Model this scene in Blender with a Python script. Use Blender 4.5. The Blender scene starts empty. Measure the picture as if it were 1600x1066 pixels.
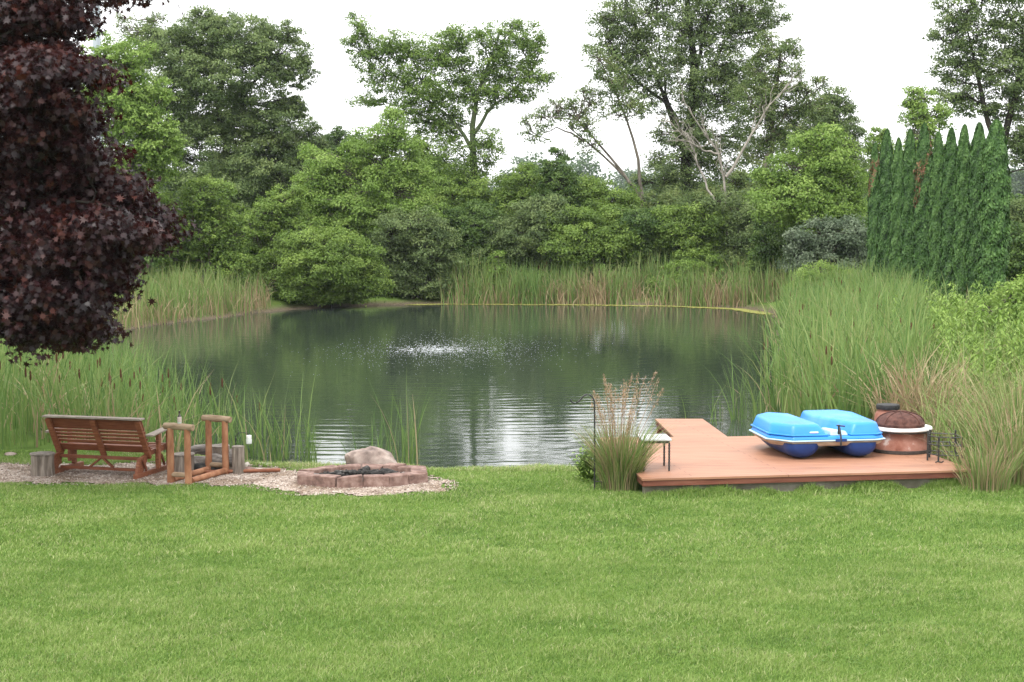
import bpy, math, random
import numpy as np
from mathutils import Vector, Matrix
R = math.radians
rng = np.random.default_rng(7)
random.seed(7)
sc = bpy.context.scene
COL = sc.collection

# ------------------------------------------------------------------ camera
FPX, HCAM, HORIZ = 2511.0, 3.8, 335.0
PITCH = math.atan((533.0 - HORIZ) / FPX)
cam_d = bpy.data.cameras.new('camera')
cam_d.sensor_width = 36.0
cam_d.lens = 36.0 * FPX / 1600.0
cam_d.clip_start = 0.1
cam_d.clip_end = 5000.0
cam = bpy.data.objects.new('camera', cam_d)
COL.objects.link(cam)
cam.location = (0, 0, HCAM)
cam.rotation_euler = (R(90) - PITCH, 0, 0)
sc.camera = cam

# ------------------------------------------------------------------ light
SUN_EL, SUN_AZ = 58.0, 205.0            # azimuth clockwise from +Y (behind the camera, a little left)
world = bpy.data.worlds.new('World')
sc.world = world
world.use_nodes = True
wn = world.node_tree
for n in list(wn.nodes):
    wn.nodes.remove(n)
sky = wn.nodes.new('ShaderNodeTexSky')
sky.sky_type = 'NISHITA'
sky.sun_disc = False
sky.sun_elevation = R(SUN_EL)
sky.sun_rotation = R(SUN_AZ)
sky.air_density = 1.0
sky.dust_density = 3.0
hs = wn.nodes.new('ShaderNodeHueSaturation')
hs.inputs['Saturation'].default_value = 0.25
tcw = wn.nodes.new('ShaderNodeTexCoord')
nzw = wn.nodes.new('ShaderNodeTexNoise')
nzw.inputs['Scale'].default_value = 2.2
nzw.inputs['Detail'].default_value = 4.0
crw = wn.nodes.new('ShaderNodeValToRGB')
crw.color_ramp.elements[0].position = 0.3
crw.color_ramp.elements[0].color = (0.87, 0.875, 0.89, 1)
crw.color_ramp.elements[1].position = 0.7
crw.color_ramp.elements[1].color = (1, 1, 0.985, 1)
vmw = wn.nodes.new('ShaderNodeVectorMath')
vmw.operation = 'SCALE'
spw = wn.nodes.new('ShaderNodeSeparateXYZ')
mrw = wn.nodes.new('ShaderNodeMapRange')         # overcast sky: the zenith about three times the horizon
mrw.inputs['From Min'].default_value = 0.0
mrw.inputs['From Max'].default_value = 1.0
mrw.inputs['To Min'].default_value = 8.6
mrw.inputs['To Max'].default_value = 12.4
mxw = wn.nodes.new('ShaderNodeMixRGB')
mxw.inputs[0].default_value = 0.85
bgw = wn.nodes.new('ShaderNodeBackground')
bgw.inputs['Strength'].default_value = 0.12
outw = wn.nodes.new('ShaderNodeOutputWorld')
L = wn.links.new
L(sky.outputs[0], hs.inputs['Color'])
L(tcw.outputs['Generated'], nzw.inputs['Vector'])
L(nzw.outputs['Fac'], crw.inputs[0])
L(crw.outputs[0], vmw.inputs[0])
L(tcw.outputs['Generated'], spw.inputs[0])
L(spw.outputs['Z'], mrw.inputs['Value'])
L(mrw.outputs[0], vmw.inputs['Scale'])
L(hs.outputs[0], mxw.inputs[1])
L(vmw.outputs[0], mxw.inputs[2])
L(mxw.outputs[0], bgw.inputs['Color'])
L(bgw.outputs[0], outw.inputs['Surface'])

sun_d = bpy.data.lights.new('sun', 'SUN')
sun_d.energy = 1.3
sun_d.angle = R(22)
sun_d.color = (1.0, 0.965, 0.91)
sun = bpy.data.objects.new('sun', sun_d)
COL.objects.link(sun)
sdir = Vector((math.sin(R(SUN_AZ)) * math.cos(R(SUN_EL)), math.cos(R(SUN_AZ)) * math.cos(R(SUN_EL)), math.sin(R(SUN_EL))))
sun.rotation_euler = sdir.to_track_quat('Z', 'Y').to_euler()

vs = sc.view_settings
vs.view_transform = 'Standard'
vs.look = 'None'
vs.exposure = 1.2
vs.gamma = 1.0
vs.use_curve_mapping = False
sc.render.engine = 'CYCLES'
cy = sc.cycles
cy.max_bounces = 8
cy.diffuse_bounces = 4
cy.glossy_bounces = 3
cy.transmission_bounces = 4
cy.transparent_max_bounces = 8
cy.volume_bounces = 1
cy.caustics_reflective = False
cy.caustics_refractive = False
cy.use_denoising = True
try:
    cy.denoiser = 'OPENIMAGEDENOISE'
    cy.denoising_input_passes = 'RGB_ALBEDO_NORMAL'
    cy.denoising_prefilter = 'NONE'
except Exception:
    pass

# ------------------------------------------------------------------ picture <-> place
def ray(px, py):
    a, b = (px - 800.0) / FPX, (533.0 - py) / FPX
    c, s = math.cos(PITCH), math.sin(PITCH)
    return np.array([a, c + b * s, -s + b * c])
def gp(px, py, z=0.0):
    d = ray(px, py)
    t = (z - HCAM) / d[2]
    return np.array([d[0] * t, d[1] * t, z])
def at(px, py, Y):
    d = ray(px, py)
    t = Y / d[1]
    return np.array([d[0] * t, Y, HCAM + d[2] * t])

# ------------------------------------------------------------------ materials
def new_mat(name):
    m = bpy.data.materials.new(name)
    m.use_nodes = True
    nt = m.node_tree
    for n in list(nt.nodes):
        nt.nodes.remove(n)
    o = nt.nodes.new('ShaderNodeOutputMaterial')
    p = nt.nodes.new('ShaderNodeBsdfPrincipled')
    nt.links.new(p.outputs[0], o.inputs['Surface'])
    return m, nt, p, o
def ramp(nt, cols):
    r = nt.nodes.new('ShaderNodeValToRGB')
    e = r.color_ramp.elements
    while len(e) > 1:
        e.remove(e[-1])
    e[0].position = cols[0][0]
    e[0].color = (*cols[0][1], 1)
    for pos, c in cols[1:]:
        x = e.new(pos)
        x.color = (*c, 1)
    return r
def noise(nt, scale, detail=4, rough=0.55, coord='Object', stretch=None):
    t = nt.nodes.new('ShaderNodeTexCoord')
    n = nt.nodes.new('ShaderNodeTexNoise')
    n.inputs['Scale'].default_value = scale
    n.inputs['Detail'].default_value = detail
    n.inputs['Roughness'].default_value = rough
    if stretch:
        mp = nt.nodes.new('ShaderNodeMapping')
        mp.inputs['Scale'].default_value = stretch
        nt.links.new(t.outputs[coord], mp.inputs['Vector'])
        nt.links.new(mp.outputs[0], n.inputs['Vector'])
    else:
        nt.links.new(t.outputs[coord], n.inputs['Vector'])
    return n
def bump(nt, p, src, strength=0.3, dist=0.02):
    b = nt.nodes.new('ShaderNodeBump')
    b.inputs['Strength'].default_value = strength
    b.inputs['Distance'].default_value = dist
    nt.links.new(src, b.inputs['Height'])
    nt.links.new(b.outputs[0], p.inputs['Normal'])
def surf(name, cols, scale=6, rough=0.8, stretch=None, bmp=0.3, bdist=0.01, detail=5, spec=0.3, metal=0.0):
    m, nt, p, o = new_mat(name)
    n = noise(nt, scale, detail, stretch=stretch)
    k = len(cols)
    r = ramp(nt, [(0.3 + 0.4 * i / max(1, k - 1), c) for i, c in enumerate(cols)])
    nt.links.new(n.outputs['Fac'], r.inputs[0])
    nt.links.new(r.outputs[0], p.inputs['Base Color'])
    p.inputs['Roughness'].default_value = rough
    p.inputs['Specular IOR Level'].default_value = spec
    p.inputs['Metallic'].default_value = metal
    if bmp:
        bump(nt, p, n.outputs['Fac'], bmp, bdist)
    return m
def leafmat(name, cols, transl=0.38, rough=0.55, spec=0.3, tcol=None):
    """colour of every leaf from its own 'tint' value"""
    m, nt, p, o = new_mat(name)
    a = nt.nodes.new('ShaderNodeAttribute')
    a.attribute_name = 'tint'
    k = len(cols)
    r = ramp(nt, [(i / max(1, k - 1), c) for i, c in enumerate(cols)])
    nt.links.new(a.outputs['Fac'], r.inputs[0])
    nt.links.new(r.outputs[0], p.inputs['Base Color'])
    p.inputs['Roughness'].default_value = rough
    p.inputs['Specular IOR Level'].default_value = spec
    if transl > 0:
        t = nt.nodes.new('ShaderNodeBsdfTranslucent')
        if tcol:
            t.inputs['Color'].default_value = (*tcol, 1)
        else:
            nt.links.new(r.outputs[0], t.inputs['Color'])
        mx = nt.nodes.new('ShaderNodeMixShader')
        mx.inputs[0].default_value = transl
        nt.links.new(p.outputs[0], mx.inputs[1])
        nt.links.new(t.outputs[0], mx.inputs[2])
        nt.links.new(mx.outputs[0], o.inputs['Surface'])
    return m

M = {}
M['leaf_dark'] = leafmat('leaf_dark', [(.038, .078, .020), (.078, .142, .032), (.150, .225, .055)])
M['leaf_mid'] = leafmat('leaf_mid', [(.068, .120, .022), (.140, .225, .040), (.24, .335, .070)])
M['leaf_grey'] = leafmat('leaf_grey', [(.062, .100, .034), (.128, .185, .062), (.215, .275, .10)])
M['leaf_bright'] = leafmat('leaf_bright', [(.095, .170, .028), (.180, .285, .055), (.29, .40, .10)], transl=.4)
M['leaf_olive'] = leafmat('leaf_olive', [(.07, .115, .030), (.125, .185, .055), (.22, .26, .09)], transl=.4)
M['leaf_silver'] = leafmat('leaf_silver', [(.060, .095, .052), (.115, .158, .092), (.19, .235, .15)])
M['leaf_far'] = leafmat('leaf_far', [(.04, .075, .035), (.07, .115, .05), (.10, .15, .065)])
M['leaf_maple'] = leafmat('leaf_maple', [(.006, .003, .0045), (.014, .0052, .0075), (.028, .0092, .0105), (.066, .018, .012)], transl=.16, rough=.44, spec=.28, tcol=(.10, .019, .014))
M['leaf_arbor'] = leafmat('leaf_arbor', [(.018, .054, .010), (.048, .115, .024), (.10, .19, .045)], transl=.15)
M['leaf_dead'] = leafmat('leaf_dead', [(.12, .055, .025), (.20, .10, .05), (.27, .15, .08)], transl=.15)
M['reed'] = leafmat('reed', [(.05, .105, .025), (.10, .185, .045), (.17, .255, .070), (.26, .28, .11), (.36, .29, .17), (.30, .205, .125)], transl=.3)
M['plume'] = leafmat('plume', [(.26, .16, .09), (.38, .26, .16), (.48, .36, .25)], transl=.3)
M['cattail'] = surf('cattail', [(.06, .028, .014), (.10, .045, .02)], 60, .95)
M['grass'] = leafmat('grass', [(.075, .150, .024), (.138, .240, .042), (.205, .305, .066), (.30, .37, .125), (.48, .45, .27)], transl=.35)
M['leaf_elm'] = leafmat('leaf_elm', [(.07, .125, .022), (.14, .225, .045), (.24, .34, .08)], transl=.45)
M['bark'] = surf('bark', [(.05, .042, .033), (.11, .095, .075), (.17, .15, .125)], 7, .95, (1, 1, .25), .8, .03)
M['bark_dark'] = surf('bark_dark', [(.016, .013, .011), (.034, .028, .023), (.06, .05, .042)], 7, .95, (1, 1, .25), .8, .03)
M['bark_pale'] = surf('bark_pale', [(.15, .135, .115), (.25, .225, .195), (.35, .32, .28)], 5, .9, (1, 1, .3), .5, .02)
M['bark_ivy'] = surf('bark_ivy', [(.03, .05, .02), (.06, .085, .035), (.085, .08, .05)], 6, .95, None, .8, .05)

# ------------------------------------------------------------------ mesh building
def link(o, parent=None):
    COL.objects.link(o)
    if parent is not None:
        o.parent = parent
    return o
def tag(o, label=None, cat=None, group=None, kind=None):
    if label: o['label'] = label
    if cat: o['category'] = cat
    if group: o['group'] = group
    if kind: o['kind'] = kind
    return o
def thing(name, label, cat, loc=(0, 0, 0), rotz=0.0, group=None):
    o = bpy.data.objects.new(name, None)
    o.empty_display_size = 0.2
    link(o)
    o.location = loc
    o.rotation_euler = (0, 0, rotz)
    return tag(o, label, cat, group)

def mk(name, groups, mats, parent=None, smooth=False, origin=None):
    """groups: list of (V (n,3), F (m,k), tint (m,) or None, material index)"""
    Vs, loops, tot, tints, mis = [], [], [], [], []
    off = 0
    for V, F, t, mi in groups:
        V = np.asarray(V, dtype=np.float32).reshape(-1, 3)
        F = np.asarray(F, dtype=np.int64)
        if len(F) == 0:
            continue
        Vs.append(V)
        loops.append((F + off).ravel())
        tot.append(np.full(len(F), F.shape[1], dtype=np.int32))
        tints.append(np.zeros(len(F), np.float32) if t is None else np.asarray(t, np.float32))
        mis.append(np.full(len(F), mi, dtype=np.int32))
        off += len(V)
    V = np.concatenate(Vs)
    loops = np.concatenate(loops).astype(np.int32)
    tot = np.concatenate(tot)
    tints = np.concatenate(tints)
    mis = np.concatenate(mis)
    if origin is not None:
        V = V - np.asarray(origin, dtype=np.float32)
    me = bpy.data.meshes.new(name)
    me.vertices.add(len(V))
    me.vertices.foreach_set('co', V.ravel())
    me.loops.add(len(loops))
    me.loops.foreach_set('vertex_index', loops)
    me.polygons.add(len(tot))
    st = np.zeros(len(tot), np.int32)
    st[1:] = np.cumsum(tot)[:-1]
    me.polygons.foreach_set('loop_start', st)
    me.polygons.foreach_set('loop_total', tot)
    me.polygons.foreach_set('material_index', mis)
    if smooth:
        me.polygons.foreach_set('use_smooth', np.ones(len(tot), dtype=bool))
    at_ = me.attributes.new('tint', 'FLOAT', 'FACE')
    at_.data.foreach_set('value', tints)
    me.update(calc_edges=True)
    for m in (mats if isinstance(mats, (list, tuple)) else [mats]):
        me.materials.append(m)
    o = bpy.data.objects.new(name, me)
    link(o, parent)
    if origin is not None and parent is None:
        o.location = origin
    return o

def tubes(paths, radii, k=5):
    """paths (N,S,3) radii (N,S) -> V,F"""
    P = np.asarray(paths, float)
    r = np.asarray(radii, float)
    N, S, _ = P.shape
    T = np.gradient(P, axis=1)
    T /= np.linalg.norm(T, axis=2, keepdims=True) + 1e-9
    ref = np.where(np.abs(T[..., 2:3]) > 0.8, np.array([1.0, 0, 0]), np.array([0, 0, 1.0]))
    ref = np.broadcast_to(ref[:, :1], T.shape)
    A = np.cross(T, ref)
    A /= np.linalg.norm(A, axis=2, keepdims=True) + 1e-9
    B = np.cross(T, A)
    ang = np.arange(k) * 2 * np.pi / k
    V = P[:, :, None, :] + r[:, :, None, None] * (np.cos(ang)[None, None, :, None] * A[:, :, None, :] + np.sin(ang)[None, None, :, None] * B[:, :, None, :])
    idx = np.arange(N * S * k).reshape(N, S, k)
    a = idx[:, :-1, :]
    b = np.roll(a, -1, axis=2)
    c = idx[:, 1:, :]
    d = np.roll(c, -1, axis=2)
    F = np.stack([a, b, d, c], axis=-1).reshape(-1, 4)
    return V.reshape(-1, 3), F

def resample(pts, S):
    pts = np.asarray(pts, float)
    seg = np.linalg.norm(np.diff(pts, axis=0), axis=1)
    u = np.concatenate([[0], np.cumsum(seg)])
    x = np.linspace(0, u[-1], S)
    return np.stack([np.interp(x, u, pts[:, i]) for i in range(3)], axis=1)

def norm(v):
    return v / (np.linalg.norm(v, axis=-1, keepdims=True) + 1e-9)

def leaf_quads(P, N, size, aspect=0.55, droop=0.0, axis=None):
    n = len(P)
    N = norm(N)
    a = axis if axis is not None else rng.normal(size=(n, 3))
    a = a - (a * N).sum(1, keepdims=True) * N
    a = norm(a)
    if droop:
        a = norm(a + np.array([0, 0, -droop]))
    b = norm(np.cross(N, a))
    s = np.broadcast_to(np.asarray(size, float), (n,))[:, None]
    w = s * aspect * 0.5
    V = np.stack([P - a * s * .5, P + b * w - a * s * .08 + N * w * .35, P + a * s * .5, P - b * w - a * s * .08 + N * w * .35], axis=1)
    F = np.arange(n * 4).reshape(n, 4)
    return V.reshape(-1, 3), F

MAPLE = np.array([(0, -.42), (.07, -.24), (.30, -.40), (.17, -.13), (.54, .0), (.19, .05), (.32, .32), (.09, .17), (0, .58),
                  (-.09, .17), (-.32, .32), (-.19, .05), (-.54, .0), (-.17, -.13), (-.30, -.40), (-.07, -.24)])
def leaf_maple(P, N, size):
    n = len(P)
    N = norm(N)
    a = rng.normal(size=(n, 3)) + np.array([0, 0, -.6])
    a = norm(a - (a * N).sum(1, keepdims=True) * N)
    b = np.cross(N, a)
    s = np.asarray(size)[:, None, None]
    k = len(MAPLE)
    bend = (np.abs(MAPLE[:, 0]) * .35 - MAPLE[:, 1] ** 2 * .5)[None, :, None]
    V = P[:, None] + s * (MAPLE[None, :, 1:2] * a[:, None] + MAPLE[None, :, 0:1] * b[:, None] + bend * N[:, None])
    return V.reshape(-1, 3), np.arange(n * k).reshape(n, k)

# ------------------------------------------------------------------ trees
def ball(n):
    d = norm(rng.normal(size=(n, 3)))
    return d
def crown_leaves(blobs, leaf, dens, clump=None, flat=.55, up=.7, inner=.45, jag=1.12, thin=1.0, tail=.14):
    """blobs: (centre, radii). Leaves gathered in flattened clumps spread through each blob."""
    Ps, Ns, Ts, CC = [], [], [], []
    for c, r in blobs:
        rm = (r[0] * r[1] * r[2]) ** (1 / 3)
        cr = clump if clump else min(.75, max(.28, rm * .26))
        area = 4 * np.pi * rm * rm
        nc = max(6, int(thin * 2.0 * area / (np.pi * cr * cr)))
        d = ball(nc)
        rad = (inner + (jag - inner) * rng.random(nc) ** .6)[:, None]
        cc = c + d * rad * r
        ct = np.clip(rng.normal(.5, .2, nc) + .12 * d[:, 2], 0, 1)
        crr = cr * rng.uniform(.6, 1.35, nc)
        nl = np.maximum(4, (dens * np.pi * crr * crr / (leaf * leaf * .5)).astype(int))
        ids = np.repeat(np.arange(nc), nl)
        n = len(ids)
        q = ball(n) * (rng.random(n) ** .45 * np.where(rng.random(n) < tail, rng.uniform(1.1, 1.75, n), 1))[:, None]
        q[:, 2] *= flat
        # let the clump sag at its rim
        hr = np.hypot(q[:, 0], q[:, 1])
        q[:, 2] -= .28 * hr ** 2
        P = cc[ids] + q * crr[ids][:, None]
        N = q * .8 + d[ids] * .35 + np.array([0, 0, up]) + rng.normal(size=(n, 3)) * .55
        Ps.append(P); Ns.append(N)
        Ts.append(np.clip(ct[ids] + rng.normal(0, .16, n), 0, 1))
        CC.append(cc)
    return np.concatenate(Ps), np.concatenate(Ns), np.concatenate(Ts), CC

def wobble(a, b, S, amp, sag=0.0):
    t = np.linspace(0, 1, S)[:, None]
    p = a + (b - a) * t
    Lg = np.linalg.norm(b - a)
    w = rng.normal(size=(S, 3)) * amp * Lg
    w[0] = 0
    w[-1] = 0
    p = p + w * np.sin(np.pi * t)
    p[:, 2:3] += sag * Lg * np.sin(np.pi * t)
    return p

def zland(x, y):
    return 0.0

def tree(name, label, cat, base, Y, blobs, lm, bm='bark', leaf=.15, dens=1.0, trunk=None, tr=.16, limbs=(), group=None,
         clump=None, thin=1.0, inner=.45, jag=1.12, up=.7, flat=.55, maple=False, twigs=26, stems=1, extra=None, dep=None):
    """base: picture x of the trunk foot; blobs in picture units (x, y, rx, ry[, depth offset]) at distance Y"""
    if not maple:
        leaf = leaf * .74
        dens *= 1.25
        if dens < 1.1:          # open crowns: sky shows through
            dens *= .85
        if dens > 1.2:          # the full leafy ones: dense sprays with dark hollows between them
            thin *= .80
            flat = min(flat, .46)
    s = Y / FPX
    bx = (base - 800) * s
    bz = zland(bx, Y) - .05
    root = thing(name, label, cat, (bx, Y, bz), 0, group)
    o = np.array([bx, Y, bz])
    if not maple:
        more = []
        for b in blobs:
            for _ in range(2 if dens > 1.2 else 1):
                an = rng.uniform(-.3, math.pi + .3)
                f = rng.uniform(.26, .42)
                more.append((b[0] + math.cos(an) * b[2] * .98, b[1] - math.sin(an) * b[3] * .98, b[2] * f, b[3] * f))
        blobs = list(blobs) + more
    B = []
    for b in blobs:
        dy = b[4] if len(b) > 4 else rng.uniform(-.5, .5) * b[2] * s
        c = at(b[0], b[1], Y + dy)
        B.append((c, np.array([b[2] * s, (dep or max(b[2], b[3]) * s * .95), b[3] * s])))
    P, N, T, CC = crown_leaves(B, leaf, dens, clump, flat, up, inner, jag, thin, .07 if maple else .14)
    keep = P[:, 2] > bz + .08
    P, N, T = P[keep], N[keep], T[keep]
    sz = leaf * rng.uniform(.65, 1.3, len(P))
    if maple:
        V, F = leaf_maple(P, N, sz)
    else:
        V, F = leaf_quads(P, N, sz, .55, .25)
    mk('crown', [(V, F, T, 0)], M[lm], root, False, o)
    # wood
    G = []
    tops = np.array([c for c, r in B])
    if trunk is None:
        k = np.argsort(tops[:, 2])[-max(1, len(tops) // 3):]
        top = tops[k].mean(0)
        trunks = []
        for i in range(stems):
            t_ = top if i == 0 else tops[rng.integers(len(tops))]
            st = o + np.array([rng.normal() * .12 * i, rng.normal() * .12 * i, -.1])
            trunks.append(wobble(st, t_, 14, .03))
    else:
        tp = np.array([at(x, y, Y) for x, y in trunk])
        tp = np.vstack([o - np.array([0, 0, .1]), tp])
        trunks = [resample(tp, 14)]
    for i, tp in enumerate(trunks):
        rr = tr * (1 - .75 * np.linspace(0, 1, 14)) * (1 if i == 0 else .7)
        rr[0] *= 1.35
        V, F = tubes(tp[None], rr[None], 8)
        G.append((V, F, None, 0))
    TP = np.vstack(trunks)
    lp, lr = [], []
    nodes = [TP]
    for lb in limbs:
        pts = np.array([at(x, y, Y + (lb[2] if len(lb) > 2 else 0) * (j / max(1, len(lb[1]) - 1))) for j, (x, y) in enumerate(lb[1])])
        pts = resample(pts, 8) + rng.normal(size=(8, 3)) * .04
        lp.append(pts)
        lr.append(lb[0] * (1 - .8 * np.linspace(0, 1, 8)))
        nodes.append(pts[1:])
    ND = np.vstack(nodes)
    tw, twr = [], []
    for (c, r), cc in zip(B, CC):
        cand = ND[ND[:, 2] < c[2] + .3]
        if len(cand) == 0:
            cand = ND[:3]
        j = np.argmin(np.linalg.norm((cand - c) * np.array([1, 1, .6]), axis=1))
        Lg = np.linalg.norm(c - cand[j])
        pts = wobble(cand[j], c, 8, .05, -.05)
        if Lg > .3:
            lp.append(pts)
            lr.append(np.linspace(min(tr * .45, .02 + .018 * Lg), .012, 8) * (.55 if maple else 1))
        sel = rng.permutation(len(cc))[:twigs]
        for q in cc[sel]:
            st = pts[rng.integers(3, 8)]
            tw.append(wobble(st, q, 5, .06, .04))
            twr.append(np.linspace(.022, .006, 5))
    if lp:
        V, F = tubes(np.array(lp), np.array(lr), 6)
        G.append((V, F, None, 0))
    if tw:
        V, F = tubes(np.array(tw), np.array(twr), 4)
        G.append((V, F, None, 0))
    mk('trunk', G, M[bm], root, True, o)
    return root

# ------------------------------------------------------------------ terrain
POND = np.array([(-3.8, 25.3), (-2, 24.9), (0, 24.8), (1.3, 24.8), (3, 25.0), (4.6, 25.6), (5.0, 28), (5.6, 33), (7, 42), (9, 54),
                 (11.0, 66), (10.4, 71), (7, 73.3), (2, 74.3), (-3, 74.6), (-7, 73.2), (-10.3, 69.3), (-12.3, 63), (-14, 58),
                 (-15, 52), (-13.4, 43), (-11.0, 35), (-9, 30), (-7, 27.4), (-5.2, 26.2)])
def sdf(x, y, poly):
    """signed distance, positive outside"""
    x = np.asarray(x, float); y = np.asarray(y, float)
    d = np.full(x.shape, 1e9)
    ins = np.zeros(x.shape, bool)
    n = len(poly)
    for i in range(n):
        ax, ay = poly[i]
        bx, by = poly[(i + 1) % n]
        ex, ey = bx - ax, by - ay
        t = np.clip(((x - ax) * ex + (y - ay) * ey) / (ex * ex + ey * ey), 0, 1)
        d = np.minimum(d, np.hypot(x - ax - t * ex, y - ay - t * ey))
        c = ((ay > y) != (by > y)) & (x < (bx - ax) * (y - ay) / (by - ay + 1e-12) + ax)
        ins ^= c
    return np.where(ins, -d, d)
def smooth_poly(poly, it=2):
    p = np.asarray(poly, float)
    for _ in range(it):
        q = np.roll(p, -1, axis=0)
        p = np.stack([.75 * p + .25 * q, .25 * p + .75 * q], axis=1).reshape(-1, 2)
    return p
PONDS = smooth_poly(POND, 2)
WZ = -0.35
def zfun(x, y):
    x = np.asarray(x, float); y = np.asarray(y, float)
    d = sdf(x, y, PONDS) + .10 * np.sin(x * 2.1 + 1.3 * np.sin(y * 1.7)) + .07 * np.sin(x * 5.3 + y * 3.1)
    far = np.clip((y - 27) / 12, 0, 1)
    band = 1.0 + 1.6 * far
    up = .06 + .14 * far + np.clip((y - 76) / 60, 0, 1) * .8
    z_out = -.36 + np.clip(d / band, 0, 1) ** .8 * (.36 + up * (far > 0))
    z_out = z_out + np.clip(d - band, 0, 40) * .004 * far
    z_in = -.36 + np.maximum(d, -4) * .28
    z = np.where(d > 0, z_out, z_in)
    return z + .02 * np.sin(x * .9) * np.sin(y * .8) * (far > 0)
def zland(x, y):
    return float(zfun(np.array([x]), np.array([y]))[0])

def lines(fine0, fine1, step, far0, far1):
    a = list(np.arange(fine0, fine1 + 1e-6, step))
    s, v = step, fine1
    while v < far1:
        s *= 1.35
        v = min(far1, v + s)
        a.append(v)
    s, v, b = step, fine0, []
    while v > far0:
        s *= 1.35
        v = max(far0, v - s)
        b.append(v)
    return np.array(b[::-1] + a)
xs = lines(-17, 14, .35, -700, 700)
ys = lines(18, 80, .35, -60, 1100)
XX, YY = np.meshgrid(xs, ys)
ZZ = zfun(XX.ravel(), YY.ravel())
nx, ny = len(xs), len(ys)
idx = np.arange(nx * ny).reshape(ny, nx)
F = np.stack([idx[:-1, :-1], idx[:-1, 1:], idx[1:, 1:], idx[1:, :-1]], axis=-1).reshape(-1, 4)
m, nt, p, o_ = new_mat('ground')
n1 = noise(nt, .9, 6)
n2 = noise(nt, 14, 5, .7)
r1 = ramp(nt, [(.30, (.040, .065, .014)), (.5, (.085, .145, .028)), (.70, (.12, .17, .04))])
r2 = ramp(nt, [(.35, (.06, .045, .03)), (.62, (.14, .115, .08))])
nt.links.new(n1.outputs['Fac'], r1.inputs[0])
nt.links.new(n2.outputs['Fac'], r2.inputs[0])
geo = nt.nodes.new('ShaderNodeNewGeometry')
sep = nt.nodes.new('ShaderNodeSeparateXYZ')
nt.links.new(geo.outputs['Position'], sep.inputs[0])
mr = nt.nodes.new('ShaderNodeMapRange')           # bare mud on the bank below the turf
mr.inputs['From Min'].default_value = -.30
mr.inputs['From Max'].default_value = -.12
nt.links.new(sep.outputs['Z'], mr.inputs['Value'])
mx = nt.nodes.new('ShaderNodeMixRGB')
nt.links.new(mr.outputs[0], mx.inputs[0])
nt.links.new(r2.outputs[0], mx.inputs[1])
nt.links.new(r1.outputs[0], mx.inputs[2])
nt.links.new(mx.outputs[0], p.inputs['Base Color'])
p.inputs['Roughness'].default_value = 1.0
p.inputs['Specular IOR Level'].default_value = .1
bump(nt, p, n2.outputs['Fac'], .6, .04)
tag(mk('ground', [(np.stack([XX.ravel(), YY.ravel(), ZZ], 1), F, None, 0)], m, None, True), kind='structure')

# water
AER = gp(680, 546, WZ)
m, nt, p, o_ = new_mat('pond_water')
tc = nt.nodes.new('ShaderNodeTexCoord')
def wnoise(scale, stretch, detail=2, dist=0.0):
    mp = nt.nodes.new('ShaderNodeMapping')
    mp.inputs['Scale'].default_value = stretch
    nt.links.new(tc.outputs['Object'], mp.inputs['Vector'])
    n = nt.nodes.new('ShaderNodeTexNoise')
    n.inputs['Scale'].default_value = scale
    n.inputs['Detail'].default_value = detail
    n.inputs['Distortion'].default_value = dist
    nt.links.new(mp.outputs[0], n.inputs['Vector'])
    return n.outputs['Fac']
wv = nt.nodes.new('ShaderNodeTexWave')
wv.wave_type = 'RINGS'
wv.rings_direction = 'SPHERICAL'
wv.wave_profile = 'SIN'
wv.inputs['Scale'].default_value = .62
wv.inputs['Distortion'].default_value = 5.0
wv.inputs['Detail'].default_value = 2.0
wv.inputs['Detail Scale'].default_value = .6
mpw = nt.nodes.new('ShaderNodeMapping')
mpw.inputs['Location'].default_value = (-AER[0], -AER[1], 0)
nt.links.new(tc.outputs['Object'], mpw.inputs['Vector'])
nt.links.new(mpw.outputs[0], wv.inputs['Vector'])
a1 = wnoise(1.5, (.55, 1.5, 1), 2, .3)
a2 = wnoise(5.0, (.6, 1.4, 1), 2)
def madd(a, fa, b=None, fb=0):
    x = nt.nodes.new('ShaderNodeMath'); x.operation = 'MULTIPLY'
    nt.links.new(a, x.inputs[0]); x.inputs[1].default_value = fa
    if b is None: return x.outputs[0]
    y = nt.nodes.new('ShaderNodeMath'); y.operation = 'MULTIPLY_ADD'
    nt.links.new(b, y.inputs[0]); y.inputs[1].default_value = fb
    nt.links.new(x.outputs[0], y.inputs[2])
    return y.outputs[0]
hgt = madd(wv.outputs['Fac'], .22, a1, 1.0)
hg2 = nt.nodes.new('ShaderNodeMath'); hg2.operation = 'MULTIPLY_ADD'
nt.links.new(a2, hg2.inputs[0]); hg2.inputs[1].default_value = .22
nt.links.new(hgt, hg2.inputs[2])
bump(nt, p, hg2.outputs[0], 1.0, .0055)
p.inputs['Base Color'].default_value = (.026, .036, .028, 1)
p.inputs['Roughness'].default_value = .05
p.inputs['IOR'].default_value = 1.40
p.inputs['Specular IOR Level'].default_value = .5
W = np.array([(-18, 24, WZ), (14, 24, WZ), (14, 77, WZ), (-18, 77, WZ)])
tag(mk('pond_water', [(W, [[0, 1, 2, 3]], None, 0)], m), kind='structure')

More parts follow.
